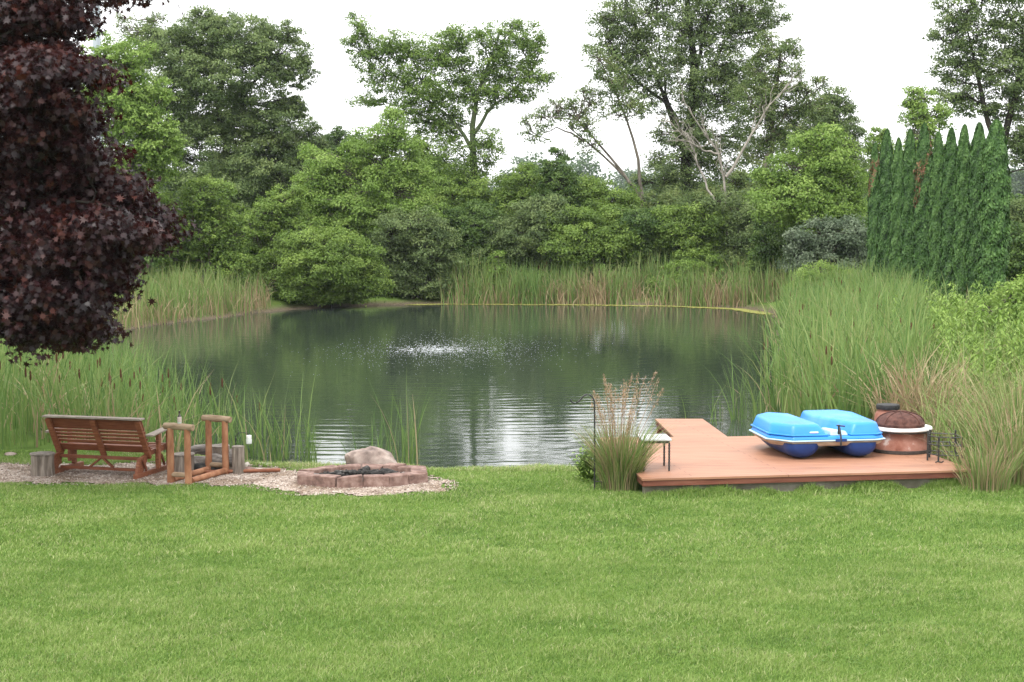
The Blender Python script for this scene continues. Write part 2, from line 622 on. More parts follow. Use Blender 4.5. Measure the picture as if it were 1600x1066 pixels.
# white churned water over the aerator
def octa(P, r, flat=1.0):
    P = np.asarray(P); r = np.asarray(r)
    d = np.array([(1, 0, 0), (0, 1, 0), (-1, 0, 0), (0, -1, 0), (0, 0, 1), (0, 0, -1)], float)
    d = d * np.array([1, 1, flat])
    V = P[:, None] + r[:, None, None] * d[None]
    f = np.array([(0, 1, 4), (1, 2, 4), (2, 3, 4), (3, 0, 4), (1, 0, 5), (2, 1, 5), (3, 2, 5), (0, 3, 5)])
    F = (np.arange(len(P)) * 6)[:, None, None] + f[None]
    return V.reshape(-1, 3), F.reshape(-1, 3)
M['foam'] = surf('foam', [(.46, .49, .50), (.66, .69, .70)], 20, .4, bmp=0)
G = []
n = 650
q = rng.normal(size=(n, 2)) * np.array([.62, .9])
P = np.stack([AER[0] + q[:, 0] + rng.normal(0, .1, n), AER[1] + q[:, 1], WZ + .0 + rng.random(n) ** 3 * .05], 1)
G.append((*octa(P, rng.uniform(.006, .024, n) , .4), None, 0))
n = 2800
P = np.stack([AER[0] + .5 + rng.normal(0, 1.75, n), AER[1] + rng.normal(0, 3.2, n), np.full(n, WZ + .004)], 1)
G.append((*octa(P, rng.uniform(.004, .013, n), .35), None, 0))
n = 24
P = np.stack([AER[0] + rng.normal(0, .4, n), AER[1] + rng.normal(0, .6, n), np.full(n, WZ + .01)], 1)
V, F = octa(P, rng.uniform(.03, .08, n), .15)
G.append((V, F, None, 0))
tag(mk('churned_water', G, M['foam']), kind='stuff')

# yellow green duckweed line along the far shore
m = surf('duckweed', [(.12, .14, .03), (.20, .20, .05), (.26, .24, .08)], 9, .9, bmp=.5)
G = []
n = 9000
t = rng.random(n)
edge = resample(np.array([(-4.5, 73.6, 0), (-3, 74.0, 0), (2, 73.6, 0), (7, 72.4, 0), (9.8, 70.2, 0), (10.7, 66.5, 0)]), 200)
ei = (t * 199).astype(int)
P = edge[ei] + rng.normal(size=(n, 3)) * np.array([.14, .14, 0]) + np.array([0, .25, 0])
P[:, 2] = WZ + .006 + .01 * rng.random(n)
G.append((*octa(P, rng.uniform(.04, .13, n), .12), None, 0))
tag(mk('duckweed', G, m), kind='stuff')

# ------------------------------------------------------------------ gravel
gr_px = [(-60, 756), (60, 757), (200, 758), (330, 759), (405, 761), (425, 769), (470, 775), (560, 777), (640, 774), (700, 768), (722, 761), (690, 750),
         (640, 742), (560, 738), (470, 735), (420, 732), (380, 728), (320, 722), (240, 722), (160, 728), (80, 726), (0, 726), (-60, 724)]
GRAV = smooth_poly(np.array([gp(x, y)[:2] for x, y in gr_px]), 2)
def fan_sheet(poly, z, sub=None):
    n = len(poly)
    return np.column_stack([poly, np.full(n, z)]), [list(range(n))]
gx = np.arange(GRAV[:, 0].min(), GRAV[:, 0].max(), .07)
gy = np.arange(GRAV[:, 1].min(), GRAV[:, 1].max(), .07)
GX, GY = np.meshgrid(gx, gy)
gd = sdf(GX.ravel(), GY.ravel(), GRAV) + .10 * np.sin(GX.ravel() * 7 + 2 * np.sin(GY.ravel() * 6)) + rng.normal(0, .04, GX.size)
ok = (gd < 0).reshape(GX.shape)
gz = zfun(GX.ravel(), GY.ravel()) + .006 + .012 * rng.random(GX.size)
ii = np.arange(GX.size).reshape(GX.shape)
cell = ok[:-1, :-1] & ok[1:, :-1] & ok[:-1, 1:] & ok[1:, 1:]
F = np.stack([ii[:-1, :-1], ii[:-1, 1:], ii[1:, 1:], ii[1:, :-1]], -1)[cell]
m, nt, p, o_ = new_mat('gravel')
vo = nt.nodes.new('ShaderNodeTexVoronoi')
vo.inputs['Scale'].default_value = 38
tcg = nt.nodes.new('ShaderNodeTexCoord')
nt.links.new(tcg.outputs['Object'], vo.inputs['Vector'])
rg = ramp(nt, [(0, (.15, .11, .085)), (.35, (.28, .215, .17)), (.7, (.38, .31, .26)), (1, (.50, .44, .39))])
sg = nt.nodes.new('ShaderNodeSeparateColor')
nt.links.new(vo.outputs['Color'], sg.inputs[0])
nt.links.new(sg.outputs[0], rg.inputs[0])
ng = noise(nt, 1.6, 5)
rg2 = ramp(nt, [(.42, (.45, .36, .26)), (.56, (1, 1, 1))])
nt.links.new(ng.outputs['Fac'], rg2.inputs[0])
mg = nt.nodes.new('ShaderNodeMixRGB'); mg.blend_type = 'MULTIPLY'; mg.inputs[0].default_value = .8
nt.links.new(rg.outputs[0], mg.inputs[1]); nt.links.new(rg2.outputs[0], mg.inputs[2])
nt.links.new(mg.outputs[0], p.inputs['Base Color'])
p.inputs['Roughness'].default_value = .95
bump(nt, p, vo.outputs['Distance'], .8, .02)
tag(mk('gravel_bed', [(np.stack([GX.ravel(), GY.ravel(), gz], 1), F, None, 0)], m, None, True), kind='structure')
# loose pebbles
n = 9000
q = np.stack([rng.uniform(GRAV[:, 0].min(), GRAV[:, 0].max(), n), rng.uniform(GRAV[:, 1].min(), GRAV[:, 1].max(), n)], 1)
q = q[sdf(q[:, 0], q[:, 1], GRAV) < .12]
P = np.column_stack([q, zfun(q[:, 0], q[:, 1]) + .014])
V, F = octa(P, rng.uniform(.006, .018, len(P)), .7)
V = V + rng.normal(0, .003, V.shape)
M['pebble'] = leafmat('pebble', [(.13, .095, .075), (.27, .21, .17), (.37, .305, .255), (.50, .45, .40)], transl=0, rough=.9)
tag(mk('pebbles', [(V, F, np.repeat(rng.random(len(P)), 8), 0)], M['pebble']), kind='stuff')

# ------------------------------------------------------------------ lawn grass
DECK = np.array([(1.75, 21.42), (6.42, 22.18), (5.95, 25.92), (3.45, 25.55), (3.32, 27.8), (2.49, 27.8), (2.59, 25.5), (1.39, 25.45)])
def lownoise(x, y, seed, sc_):
    r = np.random.default_rng(seed)
    v = np.zeros(len(x))
    for k in range(10):
        a = r.uniform(0, 2 * np.pi)
        f = sc_ * r.uniform(.5, 2.2)
        v += np.sin((x * np.cos(a) * .8 + y * np.sin(a) * 1.25) * f + r.uniform(0, 6.28) + 1.2 * np.sin(x * f * .6 + r.uniform(0, 6)))
    return v / 4.5
def blades(P, h, w, lean, tint, az=None, bend=1.0, segs=2):
    """strips of grass: P (n,3), heights, widths, lean vectors (n,2)"""
    n = len(P)
    az = rng.uniform(0, 2 * np.pi, n) if az is None else az
    side = np.stack([np.cos(az), np.sin(az), np.zeros(n)], 1)
    ts = np.linspace(0, 1, segs + 1)
    rows = []
    ln = np.column_stack([lean, np.zeros(n)])
    ll = np.linalg.norm(lean, axis=1)
    for t in ts:
        c = P + np.array([0, 0, 1.0]) * (h * (t - .30 * np.minimum(ll, 1.6) * t ** 3))[:, None] + ln * (h * t ** (1 + bend))[:, None]
        ww = w * (1 - t) ** .6 * .5 + w * .05
        rows.append(np.stack([c - side * ww[:, None], c + side * ww[:, None]], 1))
    V = np.stack(rows, 1).reshape(n, -1, 3)
    kk = V.shape[1]
    base = (np.arange(n) * kk)[:, None, None]
    f = np.array([(2 * i, 2 * i + 1, 2 * i + 3, 2 * i + 2) for i in range(segs)])[None]
    F = (base + f).reshape(-1, 4)
    return V.reshape(-1, 3), F, np.repeat(tint, segs)
def lawn_pts(n, x0, x1, y0, y1):
    x = rng.uniform(x0, x1, n); y = rng.uniform(y0, y1, n)
    dg = sdf(x, y, GRAV) + .10 * np.sin(x * 7 + 2 * np.sin(y * 6))
    ok = (sdf(x, y, PONDS) > .04) & (dg > .0) & (sdf(x, y, DECK) > .06)
    return x[ok], y[ok]
G = []
for (n, x0, x1, y0, y1, hs_, ws) in [(520000, -6.2, 6.2, 11.0, 17.5, 1.0, .0055), (380000, -8.5, 8.5, 17.5, 25.6, 1.0, .0085), (60000, -16, -6.2, 11, 22.6, 1, .010), (60000, 6.2, 16, 11, 22.6, 1, .010)]:
    x, y = lawn_pts(n, x0, x1, y0, y1)
    k = len(x)
    pale = lownoise(x, y, 3, 1.3)
    pale2 = lownoise(x, y, 11, 3.4)
    mow = lownoise(x * .25, y, 23, 1.6)
    dsh = sdf(x, y, PONDS)
    pale3 = lownoise(x * .8, y * 1.2, 41, 8.0)
    t = .38 + .05 * pale + .09 * pale2 + .08 * pale3 + .06 * mow + rng.normal(0, .19, k)
    dry = rng.random(k) < np.clip(.06 + .06 * (pale * .5 + pale2 * .9 + pale3 * .8 + .2), .02, .40)
    t = np.where(dry, rng.uniform(.72, 1.0, k), np.clip(t, 0, .74))
    near = dsh < 1.3
    t = np.where(near, np.clip(t + .22, 0, 1), t)
    ddk = sdf(x, y, DECK)
    h = hs_ * rng.uniform(.028, .062, k) * np.where(ddk < .28, 1 + 1.6 * rng.random(k) * (np.sin(x * 3.1) * .5 + .6), 1) * np.where(near, 1.7, 1) * (1 + .25 * np.clip(pale2, -1, 1))
    ln = rng.normal(0, .55, (k, 2)) + np.array([.15, .1])
    P = np.column_stack([x, y, zfun(x, y) - .004])
    G.append((*blades(P, h, ws * rng.uniform(.7, 1.4, k), ln, t), 0))
n = 70000                                         # coarser longer tufts that the mower bent
x, y = lawn_pts(n, -8, 8, 11, 22.4)
cl = lownoise(x, y, 71, 5.5) + .5 * lownoise(x, y, 72, 14.0)
ok = cl > .35
x, y = x[ok], y[ok]
k = len(x)
P = np.column_stack([x, y, zfun(x, y) - .004])
G.append((*blades(P, rng.uniform(.055, .10, k), rng.uniform(.005, .010, k), rng.normal(0, .6, (k, 2)), np.clip(rng.normal(.22, .14, k), 0, 1), segs=3), 0))
n = 60000                                         # straw coloured clippings lying in wisps
x, y = lawn_pts(n, -8, 8, 11, 22.4)
cl = lownoise(x * .7, y * 1.5, 81, 3.0) + .6 * lownoise(x, y * 1.6, 82, 9.0)
ok = cl > .62
x, y = x[ok], y[ok]
k = len(x)
P = np.column_stack([x, y, zfun(x, y) + .016])
G.append((*blades(P, rng.uniform(.03, .055, k), rng.uniform(.004, .007, k), rng.normal(0, .75, (k, 2)), rng.uniform(.60, .95, k), bend=.15, segs=2), 0))
n = 4000                                          # clover and other small broad leaves
x, y = lawn_pts(n * 3, -8, 8, 11, 22.4)
ok = lownoise(x, y, 91, 2.2) + .7 * lownoise(x, y, 92, 7.0) > .75
x, y = x[ok], y[ok]
k = len(x)
P = np.repeat(np.column_stack([x, y, zfun(x, y) + rng.uniform(.02, .045, k)]), 3, 0) + rng.normal(0, .011, (k * 3, 3)) * np.array([1, 1, .3])
V, F = leaf_quads(P, np.array([0, 0, 1.0]) + rng.normal(0, .3, (k * 3, 3)), rng.uniform(.016, .03, k * 3), .9)
G.append((V, F, np.clip(rng.normal(.10, .08, k * 3), 0, 1), 0))
n = 9000                                          # uncut fringe against the deck
t = rng.random(n)
e0, e1 = DECK[0], DECK[1]
q = e0 + (e1 - e0) * t[:, None] + np.stack([rng.normal(0, .02, n), -np.abs(rng.normal(.03, .07, n)) + .05], 1)
lng = np.clip(.55 + .6 * lownoise(q[:, 0], q[:, 1], 61, 4.0), .12, 1.3)
P = np.column_stack([q, np.zeros(n) - .01])
G.append((*blades(P, .17 * lng * rng.uniform(.5, 1.2, n), rng.uniform(.005, .011, n), rng.normal(0, .4, (n, 2)), np.clip(rng.normal(.40, .2, n), 0, 1)), 0))
tag(mk('lawn_grass', G, M['grass']), kind='stuff')

# ------------------------------------------------------------------ woods beyond the pond
GT = 'broadleaf trees beyond the pond'
GS = 'shrubs massed along the far bank'
# far hazy woods on the horizon
G, GB = [], []
for k in range(70):
    Yf = rng.uniform(430, 640)
    Xf = rng.uniform(-.42, .42) * Yf
    hh = rng.uniform(13, 22)
    c = np.array([Xf, Yf, 1 + hh * .5])
    B = [(c + np.array([rng.normal() * 5, rng.normal() * 5, rng.uniform(-.35, .3) * hh]), np.array([rng.uniform(4, 8), 6, hh * rng.uniform(.22, .36)])) for _ in range(6)]
    P, N, T, _ = crown_leaves(B, 1.1, .9, 2.2, inner=.3)
    V, F = leaf_quads(P, N, 1.1 * rng.uniform(.6, 1.3, len(P)))
    G.append((V, F, T, 0))
tag(mk('distant_woods', G, M['leaf_far']), kind='stuff')

tree('broadleaf_tree', 'bright lime green tree directly behind the dark purple maple', 'tree', 195, 68,
     [(195, 105, 42, 40), (165, 95, 40, 40), (215, 150, 45, 45), (180, 170, 50, 50), (225, 205, 45, 42), (245, 250, 36, 32), (190, 240, 50, 45), (150, 150, 45, 60), (205, 290, 50, 40), (160, 300, 60, 60), (240, 225, 35, 35)],
     'leaf_bright', leaf=.17, dens=1.1, tr=.2, group=GT)
tree('broadleaf_tree', 'big dark grey green tree with rounded double crown left of the sky gap', 'tree', 345, 90,
     [(285, 85, 50, 50), (330, 55, 50, 38), (380, 60, 55, 45), (435, 85, 50, 40), (455, 115, 36, 26), (400, 110, 55, 45), (340, 120, 60, 50), (270, 130, 45, 50), (260, 190, 50, 55), (330, 185, 60, 45),
      (400, 180, 60, 36), (440, 205, 55, 42), (470, 235, 40, 38), (385, 235, 65, 45), (310, 245, 60, 50), (425, 265, 60, 45), (350, 300, 80, 50), (480, 280, 40, 45), (270, 280, 50, 50), (232, 70, 18, 30), (400, 340, 80, 50)],
     'leaf_grey', 'bark_dark', leaf=.19, dens=1.05, tr=.38, group=GT, limbs=[(.16, [(345, 190), (330, 120), (310, 60)]), (.15, [(345, 190), (395, 130), (430, 90)])])
tree('broadleaf_tree', 'thin wispy tree with sparse twigs at far upper left sky', 'tree', 225, 99,
     [(215, 45, 22, 24), (240, 35, 20, 18), (200, 60, 20, 20), (190, 40, 12, 14), (228, 85, 30, 30), (215, 140, 40, 40)],
     'leaf_olive', leaf=.17, dens=.5, thin=.6, tr=.15, group=GT)
tree('broadleaf_tree', 'dim green tree filling the gap under the grey double crown', 'tree', 500, 96,
     [(500, 240, 35, 30), (540, 230, 40, 25), (520, 280, 60, 40), (470, 300, 60, 50), (560, 300, 70, 60), (640, 300, 70, 50), (690, 290, 50, 40), (600, 350, 90, 50)],
     'leaf_dark', 'bark_dark', leaf=.2, dens=1.0, tr=.2, group=GT)
tree('broadleaf_tree', 'tall open elm with ivy clad trunk standing alone against white sky', 'tree', 742, 86,
     [(560, 45, 22, 26), (572, 85, 30, 30), (600, 120, 40, 34), (570, 158, 26, 8), (640, 80, 36, 30), (610, 70, 24, 24), (660, 125, 50, 42), (690, 75, 40, 30), (720, 60, 26, 20), (725, 110, 45, 38), (690, 160, 45, 32), (640, 160, 34, 22), (740, 150, 36, 30),
      (775, 70, 36, 34), (812, 58, 36, 24), (835, 85, 22, 30), (830, 125, 30, 22), (795, 110, 40, 28), (775, 145, 30, 18), (815, 150, 20, 12), (705, 205, 38, 26), (665, 190, 30, 18), (765, 225, 22, 30), (690, 245, 40, 26), (742, 255, 24, 36), (720, 285, 40, 30), (650, 225, 20, 14)],
     'leaf_elm', 'bark_ivy', leaf=.17, dens=.74, thin=.86, tr=.30, group=GT, inner=.2, trunk=[(742, 330), (740, 260), (738, 200), (745, 150), (765, 95)],
     limbs=[(.13, [(740, 240), (715, 195), (680, 165), (630, 130), (590, 95)]), (.12, [(742, 210), (765, 170), (795, 145), (830, 115)]), (.09, [(744, 160), (720, 110), (690, 75)]),
            (.08, [(715, 195), (670, 185), (620, 165)]), (.10, [(742, 300), (715, 275), (690, 250)]), (.1, [(680, 165), (650, 110), (640, 80)])])
tree('conifer_sapling', 'small dark pointed sapling poking above the hedge beside the elm', 'tree', 873, 80,
     [(873, 243, 12, 12), (872, 262, 22, 14), (874, 285, 26, 18), (874, 310, 28, 22)], 'leaf_dark', 'bark_dark', leaf=.15, dens=1.1, tr=.08, group=GT)
tree('leaning_tree', 'thin leaning tree with two slanting bare trunks and sparse leaves', 'tree', 1005, 83,
     [(845, 185, 24, 20), (870, 165, 26, 14), (838, 212, 18, 10), (895, 182, 26, 18), (915, 200, 22, 18), (925, 160, 30, 24), (955, 130, 28, 26), (935, 95, 26, 26), (925, 225, 18, 12), (960, 175, 18, 16), (985, 165, 20, 22)],
     'leaf_olive', leaf=.17, dens=.65, thin=.62, tr=.12, group=GT, trunk=[(1003, 312), (985, 285), (950, 250), (915, 220), (890, 200)],
     limbs=[(.11, [(1006, 318), (1000, 270), (988, 215), (975, 175), (955, 130), (935, 90)]), (.09, [(988, 290), (945, 235), (905, 190), (850, 180)]), (.07, [(915, 220), (870, 200), (838, 212)])])
tree('broadleaf_tree', 'tallest dark green tree with crown reaching past the photo top', 'tree', 1075, 91,
     [(960, 20, 36, 40), (945, 65, 30, 40), (985, 70, 45, 45), (975, 120, 40, 36), (1010, 20, 45, 45), (1025, 95, 50, 45), (1010, 150, 36, 34), (1060, -20, 60, 50), (1065, 50, 45, 45), (1110, 20, 50, 42), (1160, 10, 50, 34), (1195, 22, 34, 24), (1165, 50, 40, 26),
      (1110, 75, 48, 40), (1145, 100, 45, 40), (1080, 130, 45, 40), (1120, 150, 50, 40), (1155, 150, 40, 40), (1100, 200, 50, 40), (1060, 200, 36, 36), (1070, 250, 50, 40), (1120, 250, 50, 45), (1040, 280, 46, 34), (1090, 300, 60, 36), (1160, 215, 34, 40), (1050, -80, 60, 50), (1120, -70, 60, 50)],
     'leaf_grey', 'bark_dark', leaf=.18, dens=.70, thin=.78, tr=.42, group=GT, inner=.25, trunk=[(1072, 320), (1072, 240), (1080, 180), (1085, 100), (1075, 20), (1070, -60)],
     limbs=[(.2, [(1073, 250), (1050, 190), (1030, 130), (1000, 60)]), (.17, [(1075, 230), (1050, 170), (1000, 130), (960, 90)]), (.16, [(1082, 170), (1110, 110), (1140, 50)]), (.14, [(1084, 120), (1100, 60), (1110, 0)]), (.1, [(1050, 190), (1035, 110), (1030, 40)])])
tree('broadleaf_tree', 'paler yellowish tree leaning right from behind the dead white branches', 'tree', 1180, 86,
     [(1200, 75, 26, 22), (1225, 92, 28, 26), (1238, 75, 14, 16), (1190, 115, 34, 30), (1225, 130, 32, 26), (1180, 160, 40, 34), (1225, 165, 36, 28), (1262, 140, 20, 14), (1285, 130, 14, 10), (1265, 165, 30, 18), (1240, 195, 40, 26), (1195, 200, 40, 36), (1200, 250, 44, 40)],
     'leaf_olive', leaf=.17, dens=.75, thin=.75, tr=.24, group=GT, limbs=[(.1, [(1195, 220), (1230, 175), (1265, 150), (1288, 128)])])
def dead(name, label, cat, base, Y, limbs, bm, group=None):
    s = Y / FPX
    bx = (base - 800) * s
    o = np.array([bx, Y, zland(bx, Y) - .05])
    root = thing(name, label, cat, o, 0, group)
    G, tw, twr = [], [], []
    for r, pts, dy in limbs:
        p = np.array([at(x, y, Y + dy * j / len(pts)) for j, (x, y) in enumerate(pts)])
        p = resample(p, 12) + rng.normal(size=(12, 3)) * .035
        V, F = tubes(p[None], (r * (1 - .82 * np.linspace(0, 1, 12)))[None], 7)
        G.append((V, F, None, 0))
        for k in range(14):
            j = rng.integers(4, 12)
            d = norm(p[min(j + 1, 11)] - p[j - 2] + rng.normal(size=3) * .45)
            Lg = rng.uniform(.5, 1.6)
            q = wobble(p[j], p[j] + d * Lg + np.array([0, 0, rng.uniform(-.2, .4)]), 5, .08)
            tw.append(q); twr.append(np.linspace(.028, .006, 5))
            for _ in range(2):
                a = q[rng.integers(2, 5)]
                tw.append(wobble(a, a + norm(d + rng.normal(size=3) * .7) * rng.uniform(.2, .6), 5, .08)); twr.append(np.linspace(.013, .004, 5))
    V, F = tubes(np.array(tw), np.array(twr), 4)
    G.append((V, F, None, 0))
    mk('trunk', G, M[bm], root, True, o)
    return root
dead('dead_tree', 'bleached dead tree with forked bare white limbs above the hedge', 'dead tree', 1135, 79,
     [(.09, [(1135, 400), (1135, 330), (1132, 275), (1122, 240), (1095, 205), (1070, 160)], 0), (.085, [(1133, 275), (1150, 255), (1172, 215), (1195, 175), (1235, 130)], 0),
      (.06, [(1122, 240), (1100, 238), (1078, 225), (1060, 205)], -1), (.06, [(1118, 320), (1095, 270), (1075, 215), (1045, 190)], 1)], 'bark_pale')
tree('broadleaf_tree', 'hazy grey green tree at the right edge of the middle woods', 'tree', 1310, 97,
     [(1290, 170, 26, 22), (1310, 155, 20, 20), (1315, 190, 26, 28), (1275, 195, 34, 26), (1325, 215, 22, 34), (1250, 225, 40, 34), (1300, 240, 40, 40), (1330, 270, 30, 40)],
     'leaf_grey', leaf=.19, dens=.9, tr=.2, group=GT)
tree('broadleaf_tree', 'light feathery green small tree just left of the clipped arborvitae row', 'tree', 1280, 71,
     [(1285, 210, 18, 20), (1270, 235, 34, 22), (1310, 240, 30, 22), (1235, 262, 36, 22), (1285, 270, 42, 26), (1325, 275, 24, 26), (1215, 285, 30, 20), (1255, 300, 46, 26), (1310, 310, 40, 28), (1220, 320, 40, 24), (1270, 340, 50, 28), (1325, 345, 28, 30)],
     'leaf_bright', leaf=.17, dens=.95, clump=.5, tr=.15, group=GT, flat=.4)
tree('broadleaf_tree', 'large dark tree with spreading boughs at the right edge of the photo', 'tree', 1560, 76,
     [(1485, 50, 30, 36), (1500, 15, 36, 30), (1530, 50, 40, 36), (1570, 20, 46, 36), (1600, 60, 44, 40), (1490, 100, 34, 30), (1530, 105, 40, 34), (1575, 110, 44, 34), (1490, 150, 30, 26), (1530, 160, 36, 26), (1580, 165, 40, 30), (1620, 120, 50, 60), (1595, 215, 26, 18), (1600, 250, 24, 14), (1640, 200, 50, 60), (1560, -40, 70, 40)],
     'leaf_grey', 'bark_dark', leaf=.17, dens=.8, thin=.8, tr=.33, group=GT, trunk=[(1560, 330), (1562, 260), (1572, 200), (1590, 140), (1600, 60)],
     limbs=[(.17, [(1563, 250), (1545, 190), (1528, 120), (1510, 40)]), (.09, [(1565, 240), (1585, 225), (1615, 215)]), (.08, [(1560, 290), (1580, 270), (1610, 262)])])
tree('broadleaf_tree', 'yellow green sapling crown peeping over the arborvitae row', 'tree', 1445, 72,
     [(1440, 155, 24, 18), (1428, 180, 24, 18), (1455, 185, 26, 20), (1440, 215, 30, 24), (1440, 260, 36, 40)], 'leaf_bright', leaf=.16, dens=1.0, tr=.1, group=GT)
tree('broadleaf_tree', 'small pale treetop above the leftmost arborvitae', 'tree', 1374, 88,
     [(1374, 212, 14, 10), (1366, 228, 20, 14), (1382, 240, 22, 18), (1372, 270, 28, 30)], 'leaf_bright', leaf=.17, dens=1.0, tr=.1, group=GT)

# shrubs and low trees on the far bank
tree('sapling_tree', 'tall light green feathery young tree with thin reddish stem behind the bank shrubs', 'tree', 598, 77.5,
     [(610, 195, 26, 20), (590, 215, 34, 22), (625, 225, 30, 22), (575, 245, 34, 22), (640, 262, 30, 20), (600, 265, 40, 24), (500, 252, 28, 24), (490, 280, 30, 20), (525, 285, 36, 24), (565, 295, 44, 24), (630, 300, 44, 26), (540, 325, 50, 26), (600, 330, 50, 26), (655, 330, 36, 26), (490, 315, 30, 26), (560, 360, 60, 30)],
     'leaf_bright', leaf=.16, dens=.95, clump=.5, flat=.4, tr=.13, group=GT, trunk=[(597, 420), (596, 330), (600, 260), (606, 200)])
tree('shrub', 'broad honeysuckle bush overhanging the water left of centre', 'shrub', 495, 71.5,
     [(500, 385, 50, 28), (540, 395, 42, 28), (465, 395, 40, 30), (505, 415, 66, 30), (555, 422, 42, 26), (440, 415, 36, 30), (480, 438, 60, 24), (540, 445, 50, 20), (575, 440, 24, 20), (510, 458, 50, 12), (430, 445, 34, 22), (470, 462, 36, 10), (545, 460, 36, 12)],
     'leaf_mid', 'bark_dark', leaf=.14, dens=1.1, clump=.42, tr=.09, stems=5, group=GS)
tree('shrub', 'yellow green bush rising behind the overhanging honeysuckle bush', 'shrub', 430, 75,
     [(440, 315, 30, 22), (415, 335, 34, 24), (455, 345, 40, 26), (400, 365, 34, 28), (440, 375, 45, 26), (480, 365, 36, 24), (410, 400, 36, 28), (390, 430, 30, 24)],
     'leaf_mid', leaf=.15, dens=1.1, tr=.1, stems=3, group=GS)
tree('shrub', 'leafy mid green bush over the left bank reeds', 'shrub', 322, 70,
     [(320, 305, 36, 28), (290, 330, 34, 28), (345, 340, 34, 28), (310, 360, 44, 30), (350, 380, 36, 30), (280, 385, 40, 34), (325, 405, 50, 28), (360, 420, 34, 24), (250, 350, 36, 40), (240, 400, 40, 40)],
     'leaf_mid', leaf=.16, dens=1.1, tr=.1, stems=4, group=GS)
tree('shrub', 'dark shrub half hidden behind the purple maple and left reeds', 'shrub', 160, 66,
     [(170, 400, 60, 36), (110, 390, 60, 50), (60, 400, 60, 50), (200, 420, 40, 30), (10, 380, 60, 60)], 'leaf_dark', leaf=.17, dens=1.0, tr=.1, stems=3, group=GS)
tree('shrub', 'dark blue green bush right of the overhanging honeysuckle bush', 'shrub', 645, 75,
     [(640, 350, 42, 26), (610, 365, 34, 26), (670, 370, 34, 26), (650, 395, 46, 28), (610, 405, 36, 30), (680, 405, 26, 30), (645, 430, 44, 26), (620, 445, 34, 18), (670, 440, 30, 20), (640, 458, 44, 12), (690, 450, 20, 14)],
     'leaf_grey', 'bark_dark', leaf=.15, dens=1.05, clump=.42, tr=.09, stems=5, group=GS)
hedge = [
    (725, 79, [(715, 345, 36, 30), (745, 350, 40, 30), (720, 380, 40, 30), (760, 385, 40, 30), (735, 410, 50, 20)], 'leaf_dark', 'dark thicket bush at the foot of the ivy clad elm'),
    (800, 82, [(780, 300, 40, 24), (830, 285, 40, 24), (800, 325, 50, 26), (860, 300, 40, 24), (770, 335, 40, 26)], 'leaf_mid', 'lighter green sumac mound just right of the elm trunk'),
    (830, 78, [(800, 350, 40, 26), (845, 335, 44, 26), (825, 370, 50, 26), (870, 360, 36, 28), (800, 390, 46, 24), (855, 395, 44, 22)], 'leaf_grey', 'grey green thicket bush above the far cattails, left of middle'),
    (925, 81, [(905, 295, 40, 22), (950, 310, 44, 24), (920, 330, 50, 24), (885, 325, 34, 22), (975, 330, 36, 22)], 'leaf_mid', 'rounded green mound beneath the leaning thin tree'),
    (930, 77, [(900, 350, 40, 24), (945, 345, 40, 24), (925, 370, 54, 24), (965, 378, 36, 24), (890, 388, 44, 22), (940, 398, 44, 20)], 'leaf_mid', 'thicket bush with pale upper sprays straight across the pond'),
    (1010, 77.5, [(1000, 345, 40, 22), (1035, 355, 36, 24), (1005, 375, 46, 24), (1045, 385, 36, 24), (1000, 400, 44, 20)], 'leaf_dark', 'darkest thicket bush below the tallest tree'),
    (1075, 76.5, [(1060, 345, 36, 20), (1100, 340, 36, 22), (1080, 365, 46, 22), (1120, 370, 40, 24), (1065, 390, 44, 22), (1115, 398, 44, 20)], 'leaf_mid', 'light topped thicket bush in front of the dead white tree'),
    (1160, 76, [(1150, 330, 40, 26), (1180, 350, 36, 28), (1145, 362, 36, 24), (1170, 385, 44, 26), (1200, 375, 34, 28), (1150, 405, 44, 22)], 'leaf_grey', 'blue green bush with drooping sprays near the right end of thicket'),
    (1225, 73, [(1215, 345, 36, 24), (1245, 365, 36, 26), (1220, 385, 44, 26), (1210, 415, 44, 24), (1250, 410, 36, 24)], 'leaf_dark', 'deep green bush below the feathery tree on the right'),
    (1290, 66, [(1280, 365, 40, 20), (1315, 365, 36, 20), (1295, 385, 46, 22), (1330, 390, 28, 26), (1265, 405, 40, 22), (1310, 415, 44, 22)], 'leaf_silver', 'silvery grey leaved bush at the left foot of the arborvitae row'),
    (1050, 83, [(1030, 315, 36, 18), (1070, 320, 40, 18), (1110, 310, 40, 22), (1150, 300, 40, 26)], 'leaf_olive', 'yellowish undergrowth mound around the base of the dead white tree'),
    (690, 82, [(680, 330, 40, 30), (710, 310, 36, 28), (690, 365, 40, 30), (660, 310, 36, 30)], 'leaf_mid', 'green bush between the feathery young tree and the elm'),
    (1590, 60, [(1590, 385, 34, 30), (1575, 420, 36, 26), (1610, 410, 40, 40), (1590, 445, 40, 24), (1640, 380, 50, 50)], 'leaf_dark', 'dark low shrub at the far right edge past the arborvitae'),
    (1570, 74, [(1575, 345, 40, 26), (1605, 350, 40, 30), (1560, 375, 40, 30), (1640, 340, 50, 40)], 'leaf_grey', 'pale shrub behind the right end of the arborvitae row'),
]
for (bx, Y, bl, lm, lab) in hedge:
    tree('shrub', lab, 'shrub', bx, Y, bl, lm, 'bark_dark', leaf=.15, dens=1.1, clump=.42, tr=.08, stems=4, group=GS, twigs=14)
